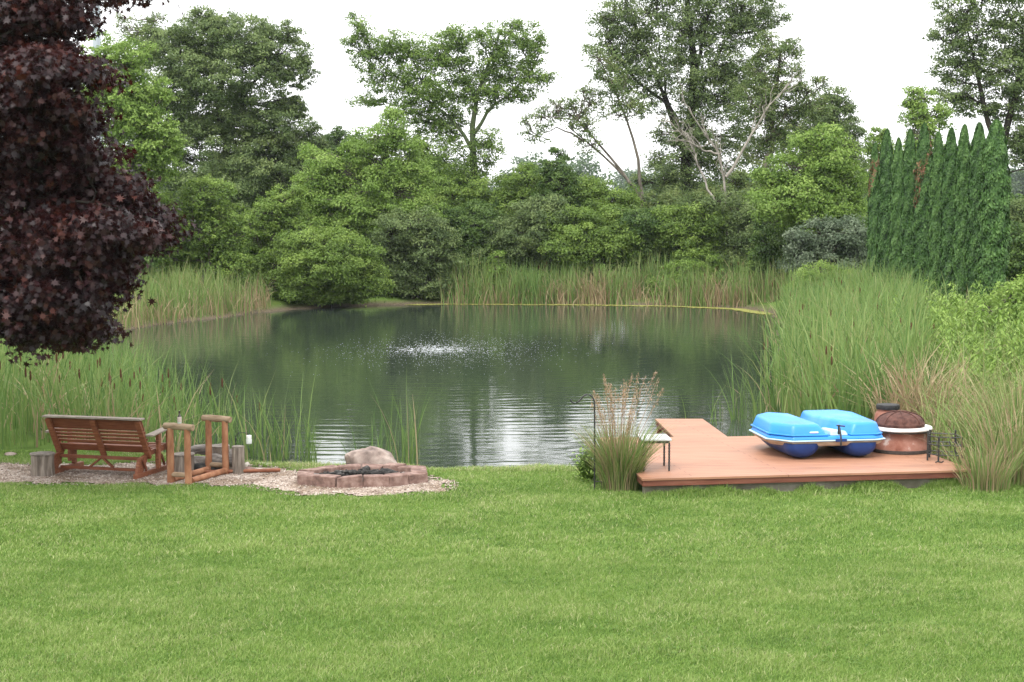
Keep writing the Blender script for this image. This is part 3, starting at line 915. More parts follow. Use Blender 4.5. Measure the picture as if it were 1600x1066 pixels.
# undergrowth closing the view below the crowns
G = []
for k in range(120):
    Yf = rng.uniform(92, 118)
    Xf = rng.uniform(-.40, .40) * Yf
    if 905 < 800 + Xf / Yf * FPX < 1040 : continue
    hh = rng.uniform(2.5, 4.6)
    c = np.array([Xf, Yf, zland(Xf, Yf) + hh * .45])
    P, N, T, _ = crown_leaves([(c, np.array([hh * .8, hh * .7, hh * .55]))], .32, .9, .7)
    V, F = leaf_quads(P, N, .32 * rng.uniform(.6, 1.3, len(P)))
    G.append((V, F, T * .8, 0))
tag(mk('undergrowth', G, M['leaf_dark']), kind='stuff')
# two small pale saplings in the far reeds
for bx, Y, bl, lab in [(775, 75.2, [(776, 402, 8, 9), (774, 420, 11, 10), (777, 440, 11, 12), (775, 458, 9, 9)], 'slim pale leaved sapling at the left end of the far cattails'),
                       (1184, 73.5, [(1183, 400, 9, 11), (1180, 420, 12, 12), (1187, 440, 14, 14), (1183, 460, 12, 12)], 'pale leaved sapling at the right end of the far cattails'),
                       (1119, 74.6, [(1119, 408, 9, 9), (1123, 425, 12, 10), (1118, 445, 10, 12)], 'short round leaved sapling beside the light green bush in the far cattails')]:
    tree('sapling', lab, 'sapling', bx, Y, bl, 'leaf_bright', leaf=.13, dens=.9, clump=.22, tr=.03, group='saplings in the far reeds')
tree('shrub', 'low light green willow bush among the far cattails', 'shrub', 1075, 74.6,
     [(1070, 425, 34, 18), (1050, 445, 28, 18), (1090, 445, 36, 20), (1070, 460, 44, 14)], 'leaf_bright', leaf=.12, dens=1.0, clump=.3, tr=.04, stems=4, group=GS, up=.3)

# ------------------------------------------------------------------ purple maple, close on the left
mb = [(40, 20, 80, 40), (200, -26, 64, 22), (140, -10, 50, 20), (110, 26, 34, 18), (20, 70, 90, 50), (110, 85, 36, 26), (60, 115, 70, 36), (140, 112, 36, 14), (40, 160, 90, 46), (120, 165, 40, 22), (70, 205, 84, 40), (50, 250, 100, 48), (150, 240, 36, 22),
      (130, 285, 66, 34), (205, 292, 36, 18), (90, 310, 110, 50), (190, 325, 60, 28), (248, 352, 40, 16), (150, 360, 90, 36), (215, 372, 44, 22), (60, 380, 110, 50), (170, 410, 50, 28), (100, 425, 90, 40), (40, 450, 90, 40), (150, 455, 34, 22),
      (100, 475, 70, 30), (60, 505, 60, 26), (130, 505, 44, 22), (85, 530, 34, 14), (150, 520, 24, 14), (15, 480, 60, 36), (60, 225, 90, 40), (80, 265, 100, 36), (70, 340, 120, 36), (110, 390, 100, 30), (60, 470, 90, 36), (150, 430, 50, 26), (30, 115, 80, 40), (60, 185, 80, 34), (200, 345, 60, 20)]
mb = [(x, y, a, b, rng.uniform(-.5, .9)) for x, y, a, b in mb]
mb += [(10, 60, 100, 60, 1.2), (20, 160, 100, 60, 1.2), (50, 280, 110, 60, 1.2), (90, 380, 120, 50, 1.0), (-80, 150, 120, 90), (-80, 330, 120, 90), (-60, 460, 100, 50), (-230, 60, 150, 100, 1), (-230, 250, 150, 110, 0), (-240, 400, 140, 70, 1), (-100, -40, 160, 80, 1), (60, -60, 120, 60, .5), (-260, 300, 140, 110, 2.5), (-120, 200, 150, 120, 2.5)]
tree('purple_maple', 'dark purple leaved maple with drooping boughs filling the upper left corner', 'tree', -230, 21.5, mb, 'leaf_maple', 'bark_dark', leaf=.115, dens=1.0, clump=.28, tr=.13, maple=True, inner=.3, jag=1.08, twigs=16, dep=.75, flat=.6, up=.55,
     trunk=[(-230, 480), (-225, 350), (-210, 200), (-200, 60)], limbs=[(.035, [(-229, 440), (-60, 475), (50, 488), (130, 500)]), (.055, [(-228, 420), (-120, 400), (0, 410), (120, 440)]), (.055, [(-226, 340), (-80, 310), (60, 300), (200, 320)]), (.05, [(-215, 240), (-80, 190), (60, 160), (150, 150)]), (.045, [(-205, 120), (-60, 60), (80, 30)]), (.035, [(-200, 40), (-60, -30), (80, -50), (210, -46)])])

# ------------------------------------------------------------------ arborvitae row
arb = [(1364, 61.0, 226, 13, True), (1382, 59.0, 205, 17, False), (1400, 57.5, 219, 15, False), (1418, 56.0, 205, 16, False), (1440, 54.6, 196, 20, True), (1462, 53.2, 210, 17, False), (1482, 52.0, 204, 19, False), (1502, 50.8, 199, 18, False), (1525, 49.6, 196, 22, False), (1551, 48.2, 192, 26, False)]
alab = ['leftmost arborvitae with a browned upper tip', 'second arborvitae from the left, pointed tip', 'narrow arborvitae third from the left', 'arborvitae fourth from the left, left of the browned patch',
        'arborvitae with a large orange brown dead patch near its top', 'arborvitae just right of the browned one', 'arborvitae seventh from the left in the dense row', 'arborvitae third from the right end of row', 'broad arborvitae second from the right end', 'widest arborvitae at the right end of the row']
for i, ((px, Y, top, rx, brown), lab) in enumerate(zip(arb, alab)):
    s = Y / FPX
    X = (px - 800) * s
    z0 = zland(X, Y)
    h = at(px, top, Y)[2] - z0
    Rr = rx * s * (.80 if i == 9 else .63)
    root = thing('arborvitae', lab, 'arborvitae', (X, Y, z0), 0, 'arborvitae in the tall clipped row')
    n = 22000
    t = rng.random(n) ** .9
    th = rng.uniform(0, 2 * np.pi, n)
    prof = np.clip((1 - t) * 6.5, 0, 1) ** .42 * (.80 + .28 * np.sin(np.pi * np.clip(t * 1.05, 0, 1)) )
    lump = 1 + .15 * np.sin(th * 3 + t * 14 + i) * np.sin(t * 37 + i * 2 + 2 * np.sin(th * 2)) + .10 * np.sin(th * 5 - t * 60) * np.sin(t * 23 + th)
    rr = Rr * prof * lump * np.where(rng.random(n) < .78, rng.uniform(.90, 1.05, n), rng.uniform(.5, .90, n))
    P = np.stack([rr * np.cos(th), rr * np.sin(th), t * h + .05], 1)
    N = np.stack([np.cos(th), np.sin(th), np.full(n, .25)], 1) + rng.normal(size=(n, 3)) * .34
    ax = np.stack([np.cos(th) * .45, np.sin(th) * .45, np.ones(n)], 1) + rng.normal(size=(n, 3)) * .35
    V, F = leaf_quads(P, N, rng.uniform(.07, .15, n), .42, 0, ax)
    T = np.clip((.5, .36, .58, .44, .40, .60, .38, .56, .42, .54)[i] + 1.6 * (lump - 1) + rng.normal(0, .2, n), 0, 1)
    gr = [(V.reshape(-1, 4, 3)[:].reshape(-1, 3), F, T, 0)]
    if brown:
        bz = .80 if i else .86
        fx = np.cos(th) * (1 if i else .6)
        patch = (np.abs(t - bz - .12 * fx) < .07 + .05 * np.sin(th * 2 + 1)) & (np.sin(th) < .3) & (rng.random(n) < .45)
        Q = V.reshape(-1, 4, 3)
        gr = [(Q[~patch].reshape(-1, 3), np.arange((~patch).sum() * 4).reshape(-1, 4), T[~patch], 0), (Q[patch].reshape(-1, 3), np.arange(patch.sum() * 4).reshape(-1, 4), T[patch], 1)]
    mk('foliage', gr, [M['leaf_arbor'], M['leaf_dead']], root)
    p = np.array([(0, 0, -.1), (0.02, 0, h * .3), (0, .02, h * .6), (0, 0, h * .93)])
    V, F = tubes(resample(p, 8)[None], (.09 * (1 - .85 * np.linspace(0, 1, 8)))[None], 7)
    mk('trunk', [(V, F, None, 0)], M['bark'], root, True)

# ------------------------------------------------------------------ reeds, cattails, weeds
def in_poly(n, poly, dens=None):
    poly = np.asarray(poly, float)
    out = []
    lo, hi = poly.min(0), poly.max(0)
    tot = 0
    while tot < n:
        q = rng.uniform(lo, hi, (n * 2, 2))
        q = q[sdf(q[:, 0], q[:, 1], poly) < rng.exponential(.18, len(q)) - .1]
        if dens is not None:
            q = q[rng.random(len(q)) < dens(q[:, 0], q[:, 1])]
        out.append(q)
        tot += len(q)
    return np.concatenate(out)[:n]
def reedbed(n, poly, h, w, dry=.12, mid=.34, lean=.16, dens=None, dens_dry=None, segs=4, hvar=.22):
    q = in_poly(n, poly, dens)
    k = len(q)
    pt = lownoise(q[:, 0], q[:, 1], 5, .9)
    pt2 = lownoise(q[:, 0], q[:, 1], 17, 2.6)
    t = np.clip(mid + .09 * pt + .07 * pt2 + rng.normal(0, .10, k), 0, .62)
    pd = np.clip(dry + .16 * (pt2 + .5 * pt - .3), .02, .9)
    if dens_dry is not None:
        pd = np.clip(pd + dens_dry(q[:, 0], q[:, 1]), 0, .95)
    isdry = rng.random(k) < pd
    t = np.where(isdry, rng.uniform(.70, 1.0, k), t)
    hh = h * np.clip(rng.normal(1, hvar, k), .4, 1.45) * (1 + .10 * pt) * np.where(isdry, rng.uniform(.4, .95, k), 1)
    ln = rng.normal(0, lean, (k, 2)) * np.where(isdry, 2.6, 1)[:, None]
    brk = rng.random(k) < .07
    ln[brk] *= 4
    lm2 = np.linalg.norm(ln, axis=1, keepdims=True)
    ln *= np.minimum(1, .85 / (lm2 + 1e-9))
    z = np.maximum(zfun(q[:, 0], q[:, 1]), -.9) - .03
    V, F, T = blades(np.column_stack([q, z]), hh, w * rng.uniform(.6, 1.4, k), ln, t, segs=segs, bend=1.1)
    return (V, F, T, 0), q
def heads(q, n, h, rng_h=.18):
    s = q[rng.permutation(len(q))[:n]]
    P, Rr = [], []
    st, sr = [], []
    for x, y in s:
        z = float(max(zfun(np.array([x]), np.array([y]))[0], -.9))
        a = np.array([x, y, z])
        tp = a + np.array([rng.normal() * .1, rng.normal() * .1, h * rng.uniform(1 - rng_h, 1 + rng_h * .5)])
        b = tp - np.array([0, 0, .22])
        c = tp - np.array([0, 0, .05])
        P.append(resample([b, b + (c - b) * .1, b + (c - b) * .9, c], 6)); Rr.append([.004, .016, .017, .017, .016, .004])
        st.append(resample([a, b, c, tp + np.array([0, 0, .1])], 6)); sr.append([.006, .006, .005, .005, .004, .002])
    V, F = tubes(np.array(P), np.array(Rr), 6)
    V2, F2 = tubes(np.array(st), np.array(sr), 4)
    return (V, F, None, 1), (V2, F2, np.full(len(F2), .4), 0)
def gxy(*pts):
    return [tuple(gp(x, y, z)[:2]) for x, y, z in pts]

# near left bed, behind the bench and out into the water
nl = [(-14.5, 24.8), (-8.4, 25.6), (-6.5, 26.6), (-5.2, 26.6), (-4.1, 25.7), (-3.5, 26.8), (-3.6, 28.5), (-4.6, 30.0), (-6.2, 32.5), (-8.2, 36.0), (-9.6, 41), (-12.5, 48), (-16, 48), (-17, 35)]
def d_nl(x, y):
    v = lownoise(x, y, 31, 1.4)
    fade = np.clip((-4.0 - x) / 2.8, .15, 1)
    return np.clip(fade * (.75 + .35 * v), .04, 1)
def dd_nl(x, y):
    return .5 * np.exp(-(((x + 6.9) / 1.0) ** 2 + ((y - 27.2) / .9) ** 2)) + .15 * np.exp(-((x + 5.7) / .8) ** 2 - ((y - 27.5) / .9) ** 2)
g1, q1 = reedbed(10000, nl, 1.5, .026, dry=.12, mid=.33, hvar=.27, dens=d_nl, dens_dry=dd_nl)
hd1, hd2 = heads(q1[(q1[:, 0] > -9) & (q1[:, 1] < 33)], 46, 1.55)
tag(mk('cattail_bed', [g1, hd1, hd2], [M['reed'], M['cattail']]), kind='stuff')
# sparse reeds standing in open water in front of the log frames and the fire pit
def tuft(n, c, r, h, w, mid=.3, dry=.05, lean=.13):
    P = np.column_stack([rng.normal(c[0], r[0], n), rng.normal(c[1], r[1], n), np.full(n, max(zland(c[0], c[1]), -.8) - .05)])
    P[:, 2] = np.maximum(zfun(P[:, 0], P[:, 1]), -.8) - .03
    t = np.where(rng.random(n) < dry, rng.uniform(.7, 1, n), np.clip(rng.normal(mid, .1, n), 0, .6))
    ln = rng.normal(0, lean, (n, 2)) + (P[:, :2] - c[:2]) * .22
    return (*blades(P, h * np.clip(rng.normal(1, .22, n), .4, 1.4), w * rng.uniform(.6, 1.4, n), ln, t, segs=5, bend=1.1), 0)
def reedthing(label, px, py, z, n, rpx, h, **kw):
    c = gp(px, py, z)
    s = c[1] / FPX
    o = np.array([c[0], c[1], zland(c[0], c[1])])
    ob = mk('reed_tuft', [tuft(n, c, (rpx * s, rpx * s * .8), h, .019, **kw)], M['reed'], None, False, o)
    tag(ob, label, 'reeds', 'reed tufts standing at the near water edge')
reedthing('tallest reed tuft growing in the water right behind the boulder', 632, 738, -.42, 46, 13, 1.5)
reedthing('small reed tuft in the water left of the tallest tuft', 592, 730, -.42, 16, 12, 1.2)
reedthing('thin reed tuft in the water behind the left end of the fire pit', 480, 733, -.42, 24, 10, 1.15)
reedthing('reed tuft beside the flat pale rock', 425, 730, -.40, 34, 8, 1.25)
reedthing('reed tuft in open water between log frame and fire pit', 450, 722, -.42, 26, 12, 1.3)
reedthing('slim reed tuft standing behind the far log end frame', 395, 722, -.42, 30, 12, 1.3)
reedthing('sparse reed tuft in the water behind the white topped table', 1130, 672, -.5, 16, 22, 1.0)
reedthing('curving reed tuft in the water beside the jetty end', 1165, 668, -.5, 30, 16, 1.5, lean=.24)
reedthing('arching reeds leaning over the water left of the blue boat', 1203, 664, -.5, 34, 12, 1.9, lean=.28)

# left far bank
lf = [(-16.5, 53), (-14.2, 57.5), (-12.6, 63.0), (-10.4, 68.6), (-10.9, 70.6), (-13.5, 68.5), (-18, 64), (-20, 54)]
g, q = reedbed(6500, lf, 1.35, .034, dry=.30, mid=.44, lean=.12, dens_dry=lambda x, y: .55 * np.exp(-((x + 10.6) / 1.0) ** 2 - ((y - 69) / 1.5) ** 2) + .30 * (sdf(x, y, PONDS) < .6))
tag(mk('cattail_bed', [g], M['reed']), kind='stuff')
# left bank between the maple and the far reeds
lm_ = [(-17, 44), (-14.2, 46), (-15.0, 52), (-14.6, 56), (-19, 56), (-24, 48)]
g, q = reedbed(3500, lm_, 1.25, .026, dry=.30, mid=.42, lean=.16)
tag(mk('bank_grass', [g], M['reed']), kind='stuff')
# far shore
ff = [(-3.4, 74.7), (-2.6, 74.1), (2, 73.9), (6.5, 73.0), (9.4, 71.4), (12.4, 70.3), (12.8, 73.5), (8, 76.2), (2, 76.8), (-3.2, 76.4)]
def dd_ff(x, y):
    v = .25 + .4 * np.exp(-((x - 2.2) / .7) ** 2) + .5 * np.exp(-((x - 4.0) / .5) ** 2) + .5 * np.exp(-((x - 5.9) / .6) ** 2) + .35 * np.exp(-((x - 9.4) / .6) ** 2)
    return v * np.clip((75.4 - y) / 1.0, 0, 1)
g, q = reedbed(7500, ff, 1.34, .038, dry=.20, mid=.36, hvar=.3, lean=.11, dens=lambda x, y: np.clip(.55 + .55 * lownoise(x, y, 47, 1.3), .12, 1), dens_dry=dd_ff)
hd1, hd2 = heads(q, 60, 1.4)
tag(mk('cattail_bed', [g, hd1, hd2], [M['reed'], M['cattail']]), kind='stuff')
# right bed along the whole right shore
rb = [(5.2, 27.6), (5.45, 30), (5.95, 34), (7.2, 41), (9.0, 52), (11.0, 64), (12.0, 68), (15.0, 68), (14.0, 58), (12.2, 48), (10.2, 40), (8.4, 33), (7.2, 28.4), (6.9, 26.6), (5.8, 26.3)]
def d_rb(x, y):
    return np.clip(.25 + (70 - y) / 42, .3, 1)
def dd_rb(x, y):
    return .8 * np.exp(-((x - 6.95) / .34) ** 2 - ((y - 27.0) / 1.1) ** 2) + .22 * np.exp(-((x - 8.2) / 1.0) ** 2 - ((y - 30.0) / 3.0) ** 2)
g, q = reedbed(13000, rb, 1.48, .034, dry=.13, mid=.33, lean=.17, hvar=.27, dens=d_rb, dens_dry=dd_rb)
hd1, hd2 = heads(q, 60, 1.6)
tag(mk('cattail_bed', [g, hd1, hd2], [M['reed'], M['cattail']]), kind='stuff')
# dry bent stalks behind the domed fire pit
c = np.array([6.95, 26.9])
n = 420
P = np.column_stack([rng.normal(6.72, .30, n), rng.normal(26.45, .22, n), np.zeros(n)])
P[:, 2] = zfun(P[:, 0], P[:, 1])
ln = rng.normal(0, .42, (n, 2))
ob = mk('dry_cattail_clump', [(*blades(P, rng.uniform(.5, 1.85, n), rng.uniform(.018, .036, n), ln, rng.uniform(.72, 1, n), segs=4, bend=.5), 0)], M['reed'], None, False, (6.72, 26.45, 0))
tag(ob, 'clump of dead tan cattail stalks behind the domed fire pit', 'reeds')
# tall mixed weeds at the right
rw = [(6.9, 25.6), (7.5, 28.5), (8.7, 33), (10.6, 40.5), (12.5, 47), (20, 47), (17, 36), (12, 25)]
g, q = reedbed(6500, rw, 1.35, .022, dry=.34, mid=.44, lean=.34, hvar=.3)
g2, q2 = reedbed(2200, [(6.35, 22.75), (9.5, 22.7), (10.5, 27.5), (7.2, 27.0), (6.3, 25.2)], 1.05, .016, dry=.42, mid=.42, lean=.34, hvar=.38)
tag(mk('tall_weeds', [g, g2], M['reed']), kind='stuff')
# leafy goldenrod and brush among them
G = []
k = 620
qq = in_poly(k, [(7.7, 28.2), (8.7, 33), (10.6, 40.5), (12.2, 46), (19, 46), (14, 34), (10.5, 27)])
st, sr = [], []
for x, y in qq:
    h = rng.uniform(.9, 1.85)
    z = zland(x, y)
    n = 55
    u = rng.uniform(.2, 1, n)
    a = rng.uniform(0, 2 * np.pi, n)
    ln = rng.normal(0, .12, 2)
    rr = .16 * (1.15 - u) + .03
    P = np.stack([x + ln[0] * u + rr * np.cos(a), y + ln[1] * u + rr * np.sin(a), z + h * u], 1)
    N = np.stack([np.cos(a) * .5, np.sin(a) * .5, np.ones(n)], 1) + rng.normal(size=(n, 3)) * .3
    V, F = leaf_quads(P, N, rng.uniform(.08, .17, n), .36, .3, np.stack([np.cos(a), np.sin(a), np.zeros(n)], 1))
    G.append((V, F, np.clip(rng.normal(.55, .2) + rng.normal(0, .15, n), 0, 1), 0))
    st.append(wobble(np.array([x, y, z]), np.array([x + ln[0], y + ln[1], z + h]), 5, .02)); sr.append(np.linspace(.008, .003, 5))
V, F = tubes(np.array(st), np.array(sr), 4)
G.append((V, F, np.full(len(F), .2), 0))
tag(mk('goldenrod', G, M['leaf_bright']), kind='stuff')
# bushy light green growth at the top of the right bed
tree('shrub', 'bright green leafy bush at the top left of the right hand cattails', 'shrub', 1285, 62,
     [(1280, 425, 26, 14), (1300, 440, 34, 18), (1270, 450, 30, 18), (1290, 465, 40, 20)], 'leaf_bright', leaf=.10, dens=1.1, clump=.26, tr=.03, stems=4, group=GS, up=.2)
tree('shrub', 'light green leafy brush at the right edge below the dark low shrub', 'shrub', 1575, 38,
     [(1580, 465, 40, 24), (1545, 485, 30, 22), (1600, 500, 40, 34), (1560, 520, 40, 34), (1630, 460, 50, 50)], 'leaf_bright', leaf=.10, dens=.9, clump=.3, tr=.03, stems=4, group=GS, up=.2)
# dry grass clump at the right end of the deck
def grass_clump(name, label, c, r, n, h, w, mid, dry, group=None, plume=0, ph=0, spread=.5, dark=0):
    o = np.array([c[0], c[1], zland(c[0], c[1])])
    root = thing(name, label, 'ornamental grass', o, 0, group)
    a = rng.uniform(0, 2 * np.pi, n)
    rad = r * np.sqrt(rng.random(n))
    P = np.column_stack([c[0] + rad * np.cos(a), c[1] + rad * np.sin(a), np.full(n, o[2] - .02)])
    ln = np.column_stack([np.cos(a), np.sin(a)]) * (spread * rad / r)[:, None] + rng.normal(0, .10, (n, 2))
    t = np.where(rng.random(n) < dry, rng.uniform(.66, 1, n), np.clip(rng.normal(mid, .12, n), 0, .62))
    g = (*blades(P, h * rng.uniform(.45, 1.15, n), w * rng.uniform(.6, 1.4, n), ln, t, segs=5, bend=.9), 0)
    mk('blades', [g], M['reed'], root, False, o)
    if plume:
        a = rng.uniform(0, 2 * np.pi, plume)
        rad = r * .8 * np.sqrt(rng.random(plume))
        P = np.column_stack([c[0] + rad * np.cos(a), c[1] + rad * np.sin(a), np.full(plume, o[2])])
        ln = np.column_stack([np.cos(a), np.sin(a)]) * (.26 * rad / r)[:, None] + rng.normal(0, .07, (plume, 2)) + np.array([.05, 0])
        hh = ph * rng.uniform(.62, 1.05, plume)
        tip = P + np.column_stack([ln * hh[:, None], hh])
        mid_ = P + np.column_stack([ln * hh[:, None] * .25, hh * .55])
        pts = np.stack([P, .5 * (P + mid_), mid_, .5 * (mid_ + tip), tip], 1)
        V, F = tubes(pts, np.tile([.004, .004, .0035, .003, .002], (plume, 1)), 4)
        S = [(V, F, rng.random(len(F)) * .6, 0)]
        m_ = 70
        u = rng.random((plume, m_)) ** .8
        u = .72 + .30 * u
        ax = (tip - mid_)
        Pp = (mid_[:, None] + ax[:, None] * ((u - .5) / .5)[..., None]).reshape(-1, 3)
        fw = (.026 * np.sin(np.clip((u - .70) / .32, 0, 1) * np.pi) + .004).reshape(-1)
        Pp = Pp + rng.normal(size=Pp.shape) * fw[:, None] * np.array([1, 1, .4])
        axr = np.repeat(norm(ax), m_, 0)
        V, F = leaf_quads(Pp, rng.normal(size=Pp.shape), rng.uniform(.022, .05, len(Pp)), .22, 0, axr + rng.normal(size=Pp.shape) * .3)
        S.append((V, F, rng.random(len(F)), 0))
        mk('seed_plumes', S, M['plume'], root, False, o)
    return root
grass_clump('ornamental_grass', 'feather reed grass clump with tan plumes beside the shepherd hook', gp(968, 764), .25, 1300, .98, .011, .44, .28, plume=30, ph=1.58, spread=.50)
og = 'rough grass clumps at the right end of the deck'
grass_clump('ornamental_grass', 'low dry grass clump hanging over the right deck corner', gp(1540, 764), .34, 420, .72, .014, .44, .45, og, spread=.50)
grass_clump('ornamental_grass', 'tall pale grass clump at the far right photo edge beside the lawn', gp(1585, 752), .46, 460, 1.15, .019, .42, .40, og, spread=.42)
grass_clump('ornamental_grass', 'green broad bladed clump behind the black wire rack', gp(1548, 730), .36, 360, 1.05, .022, .32, .22, og, spread=.55)
grass_clump('ornamental_grass', 'tan grass clump rising between domed fire pit and tall weeds', gp(1530, 703), .30, 300, .95, .017, .5, .50, og, spread=.8)
grass_clump('ornamental_grass', 'pale feathery clump cut by the right photo edge', gp(1600, 725), .55, 460, 1.5, .020, .46, .42, og, spread=.40)

# small leafy weeds
def weed(label, px, py, rpx, hpx, n, lm='leaf_bright', leaf=.07):
    c = gp(px, py)
    s = c[1] / FPX
    c[2] = zland(c[0], c[1])
    P = c + np.stack([rng.normal(0, rpx * s * .5, n), rng.normal(0, rpx * s * .5, n), rng.random(n) * hpx * s], 1)
    N = np.array([0, -.2, 1]) + rng.normal(size=(n, 3)) * .5
    V, F = leaf_quads(P, N, rng.uniform(.6, 1.3, n) * leaf, .42, .2)
    st = np.array([wobble(c + np.array([0, 0, -.02]), p, 5, .05) for p in P])
    V2, F2 = tubes(st, np.tile(np.linspace(.005, .002, 5), (len(st), 1)), 4)
    tag(mk('weed', [(V, F, np.clip(rng.normal(.6, .2, n), 0, 1), 0), (V2, F2, None, 0)], M[lm], None, False, c), label, 'weed', 'leafy weeds at the lawn edge')
weed('bushy bright green weed at the foot of the shepherd hook', 918, 752, 22, 52, 330)
weed('low leafy weed under the front edge of the deck, left one', 1158, 762, 18, 16, 90)
weed('low leafy weed under the front edge of the deck, right one', 1195, 761, 18, 18, 110)
weed('dark weed tuft under the deck edge below the blue boat', 1325, 757, 16, 14, 80, 'leaf_mid')
weed('dark trailing weed under the left deck corner beside the plumed grass', 1012, 758, 18, 16, 110, 'leaf_mid')

# ------------------------------------------------------------------ small built things
M['stain'] = surf('stained_wood', [(.115, .036, .018), (.19, .066, .032), (.26, .105, .055)], 9, .6, (.6, 5, 5), .35, .006)
M['stain_shaded'] = surf('stained_wood_shaded', [(.10, .030, .016), (.15, .048, .024), (.19, .07, .036)], 9, .6, (.6, 5, 5), .3, .005)  # same bench wood, darkened to put the shade into its colour
M['weathered'] = surf('weathered_wood', [(.15, .12, .10), (.26, .22, .185), (.38, .33, .29)], 10, .9, (.6, 6, 6), .5, .006)
M['cedar'] = surf('cedar_log', [(.18, .075, .036), (.28, .125, .065), (.37, .19, .105)], 8, .75, (1.2, 1.2, .5), .4, .008)
M['cedar_grey'] = surf('weathered_log', [(.17, .115, .07), (.28, .20, .13), (.37, .28, .20)], 9, .9, (.6, 2, 2), .6, .01)
M['stump'] = surf('stump_bark', [(.075, .060, .048), (.17, .14, .115), (.30, .26, .22)], 10, .95, (2.2, 2.2, .25), 1.0, .03)
M['stump_top'] = surf('stump_top', [(.10, .085, .07), (.19, .165, .14), (.27, .24, .21)], 14, .95, None, .6, .01)
M['firewood'] = surf('grey_firewood', [(.07, .06, .052), (.17, .15, .135), (.30, .275, .25)], 8, .95, (.5, 3, 3), 1.0, .02)
M['charred'] = surf('charred_wood', [(.008, .008, .008), (.025, .024, .023), (.07, .065, .06)], 18, .9, None, 1.0, .02)
M['ash'] = surf('ash', [(.10, .09, .085), (.21, .19, .175), (.33, .30, .28)], 22, 1, None, 1.0, .02)
M['block'] = surf('concrete_block', [(.085, .052, .043), (.180, .112, .093), (.29, .205, .175)], 9, .95, None, 1.0, .016, detail=8)
M['rock'] = surf('granite', [(.085, .065, .058), (.24, .185, .16), (.37, .31, .27)], 4, .9, None, 1.0, .03, detail=8)
M['palerock'] = surf('pale_stone', [(.34, .29, .25), (.46, .41, .36), (.56, .51, .46)], 6, .9, None, .6, .02)
M['blue'] = surf('blue_plastic', [(.030, .185, .52), (.022, .225, .64), (.024, .235, .66), (.075, .29, .66)], 1.7, .38, None, .06, .003, spec=.45, detail=9)
M['navy'] = surf('navy_plastic', [(.005, .028, .13), (.008, .040, .17)], 3, .42, None, .05, .002, spec=.4)
M['cream'] = surf('aged_cream_plastic', [(.25, .19, .13), (.42, .35, .275), (.52, .46, .38)], 5, .55, (1, 1, 3), .1, .002, detail=8)
M['rimwhite'] = surf('pale_blue_rim', [(.30, .46, .60), (.42, .58, .70)], 4, .4, None, .05, .002)
M['black'] = surf('black_metal', [(.010, .010, .010), (.026, .025, .024)], 30, .5, None, .2, .002, spec=.5)
M['rubber'] = surf('black_rubber', [(.012, .012, .013), (.022, .022, .024)], 20, .5, None, .1, .002)
M['rust'] = surf('rusty_mesh', [(.045, .020, .016), (.085, .038, .030), (.12, .055, .043)], 14, .9, None, .5, .004)
M['rustdark'] = surf('sooty_iron', [(.02, .017, .015), (.06, .045, .038)], 14, .8, None, .4, .004)
M['terra'] = surf('worn_terracotta', [(.15, .058, .040), (.225, .092, .064), (.26, .120, .088), (.30, .15, .115), (.50, .42, .38)], 5.5, .95, None, .8, .014, detail=9)
M['whitepaint'] = surf('chipped_white', [(.45, .42, .38), (.70, .69, .67), (.78, .78, .77)], 9, .6, None, .3, .004)
M['tabletop'] = surf('pale_stone_top', [(.42, .43, .44), (.55, .56, .57)], 12, .5, None, .1, .002)
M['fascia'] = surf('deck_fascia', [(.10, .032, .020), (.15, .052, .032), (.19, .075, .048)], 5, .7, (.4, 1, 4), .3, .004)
M['footing'] = surf('concrete_footing', [(.08, .075, .05), (.15, .135, .105), (.25, .23, .195)], 3, .95, None, .8, .02, detail=7)
M['glass'] = surf('pale_glass', [(.42, .45, .42), (.52, .55, .52)], 8, .15, None, 0, .002, spec=.6)
M['white'] = surf('white_cap', [(.72, .72, .70), (.8, .8, .79)], 8, .5, None, .05, .002)
M['bottlebrown'] = surf('dark_bottle', [(.02, .012, .008), (.035, .02, .012)], 8, .2, None, 0, .002, spec=.6)
M['label_pale'] = surf('bottle_label', [(.42, .33, .31), (.52, .43, .40)], 20, .6, None, 0, .002)
M['steel'] = surf('galvanised_steel', [(.34, .38, .42), (.44, .48, .52)], 3, .5, (1, 1, .2), .05, .01, metal=.2)
# deck boards: composite planks running along the deck
m, nt, p, o_ = new_mat('deck_boards')
tcd = nt.nodes.new('ShaderNodeTexCoord')
br = nt.nodes.new('ShaderNodeTexBrick')
br.offset = .37
br.inputs['Scale'].default_value = 1.0
br.inputs['Brick Width'].default_value = 3.6
br.inputs['Row Height'].default_value = .14
br.inputs['Mortar Size'].default_value = .006
br.inputs['Mortar Smooth'].default_value = .2
br.inputs['Color1'].default_value = (.355, .183, .115, 1)
br.inputs['Color2'].default_value = (.325, .163, .100, 1)
br.inputs['Mortar'].default_value = (.16, .065, .04, 1)
mpd = nt.nodes.new('ShaderNodeMapping')
mpd.inputs['Rotation'].default_value = (0, 0, -math.atan2(.92, 5.7))
nt.links.new(tcd.outputs['Object'], mpd.inputs['Vector'])
nt.links.new(mpd.outputs[0], br.inputs['Vector'])
nd = noise(nt, 2.2, 6, .65, stretch=(.5, 2.0, 1))
rd = ramp(nt, [(.33, (.70, .67, .65)), (.48, (.92, .90, .88)), (.66, (1.06, 1.05, 1.04))])
nt.links.new(nd.outputs['Fac'], rd.inputs[0])
md = nt.nodes.new('ShaderNodeMixRGB'); md.blend_type = 'MULTIPLY'; md.inputs[0].default_value = .75
nt.links.new(br.outputs['Color'], md.inputs[1]); nt.links.new(rd.outputs[0], md.inputs[2])
nt.links.new(md.outputs[0], p.inputs['Base Color'])
p.inputs['Roughness'].default_value = .55
p.inputs['Specular IOR Level'].default_value = .35
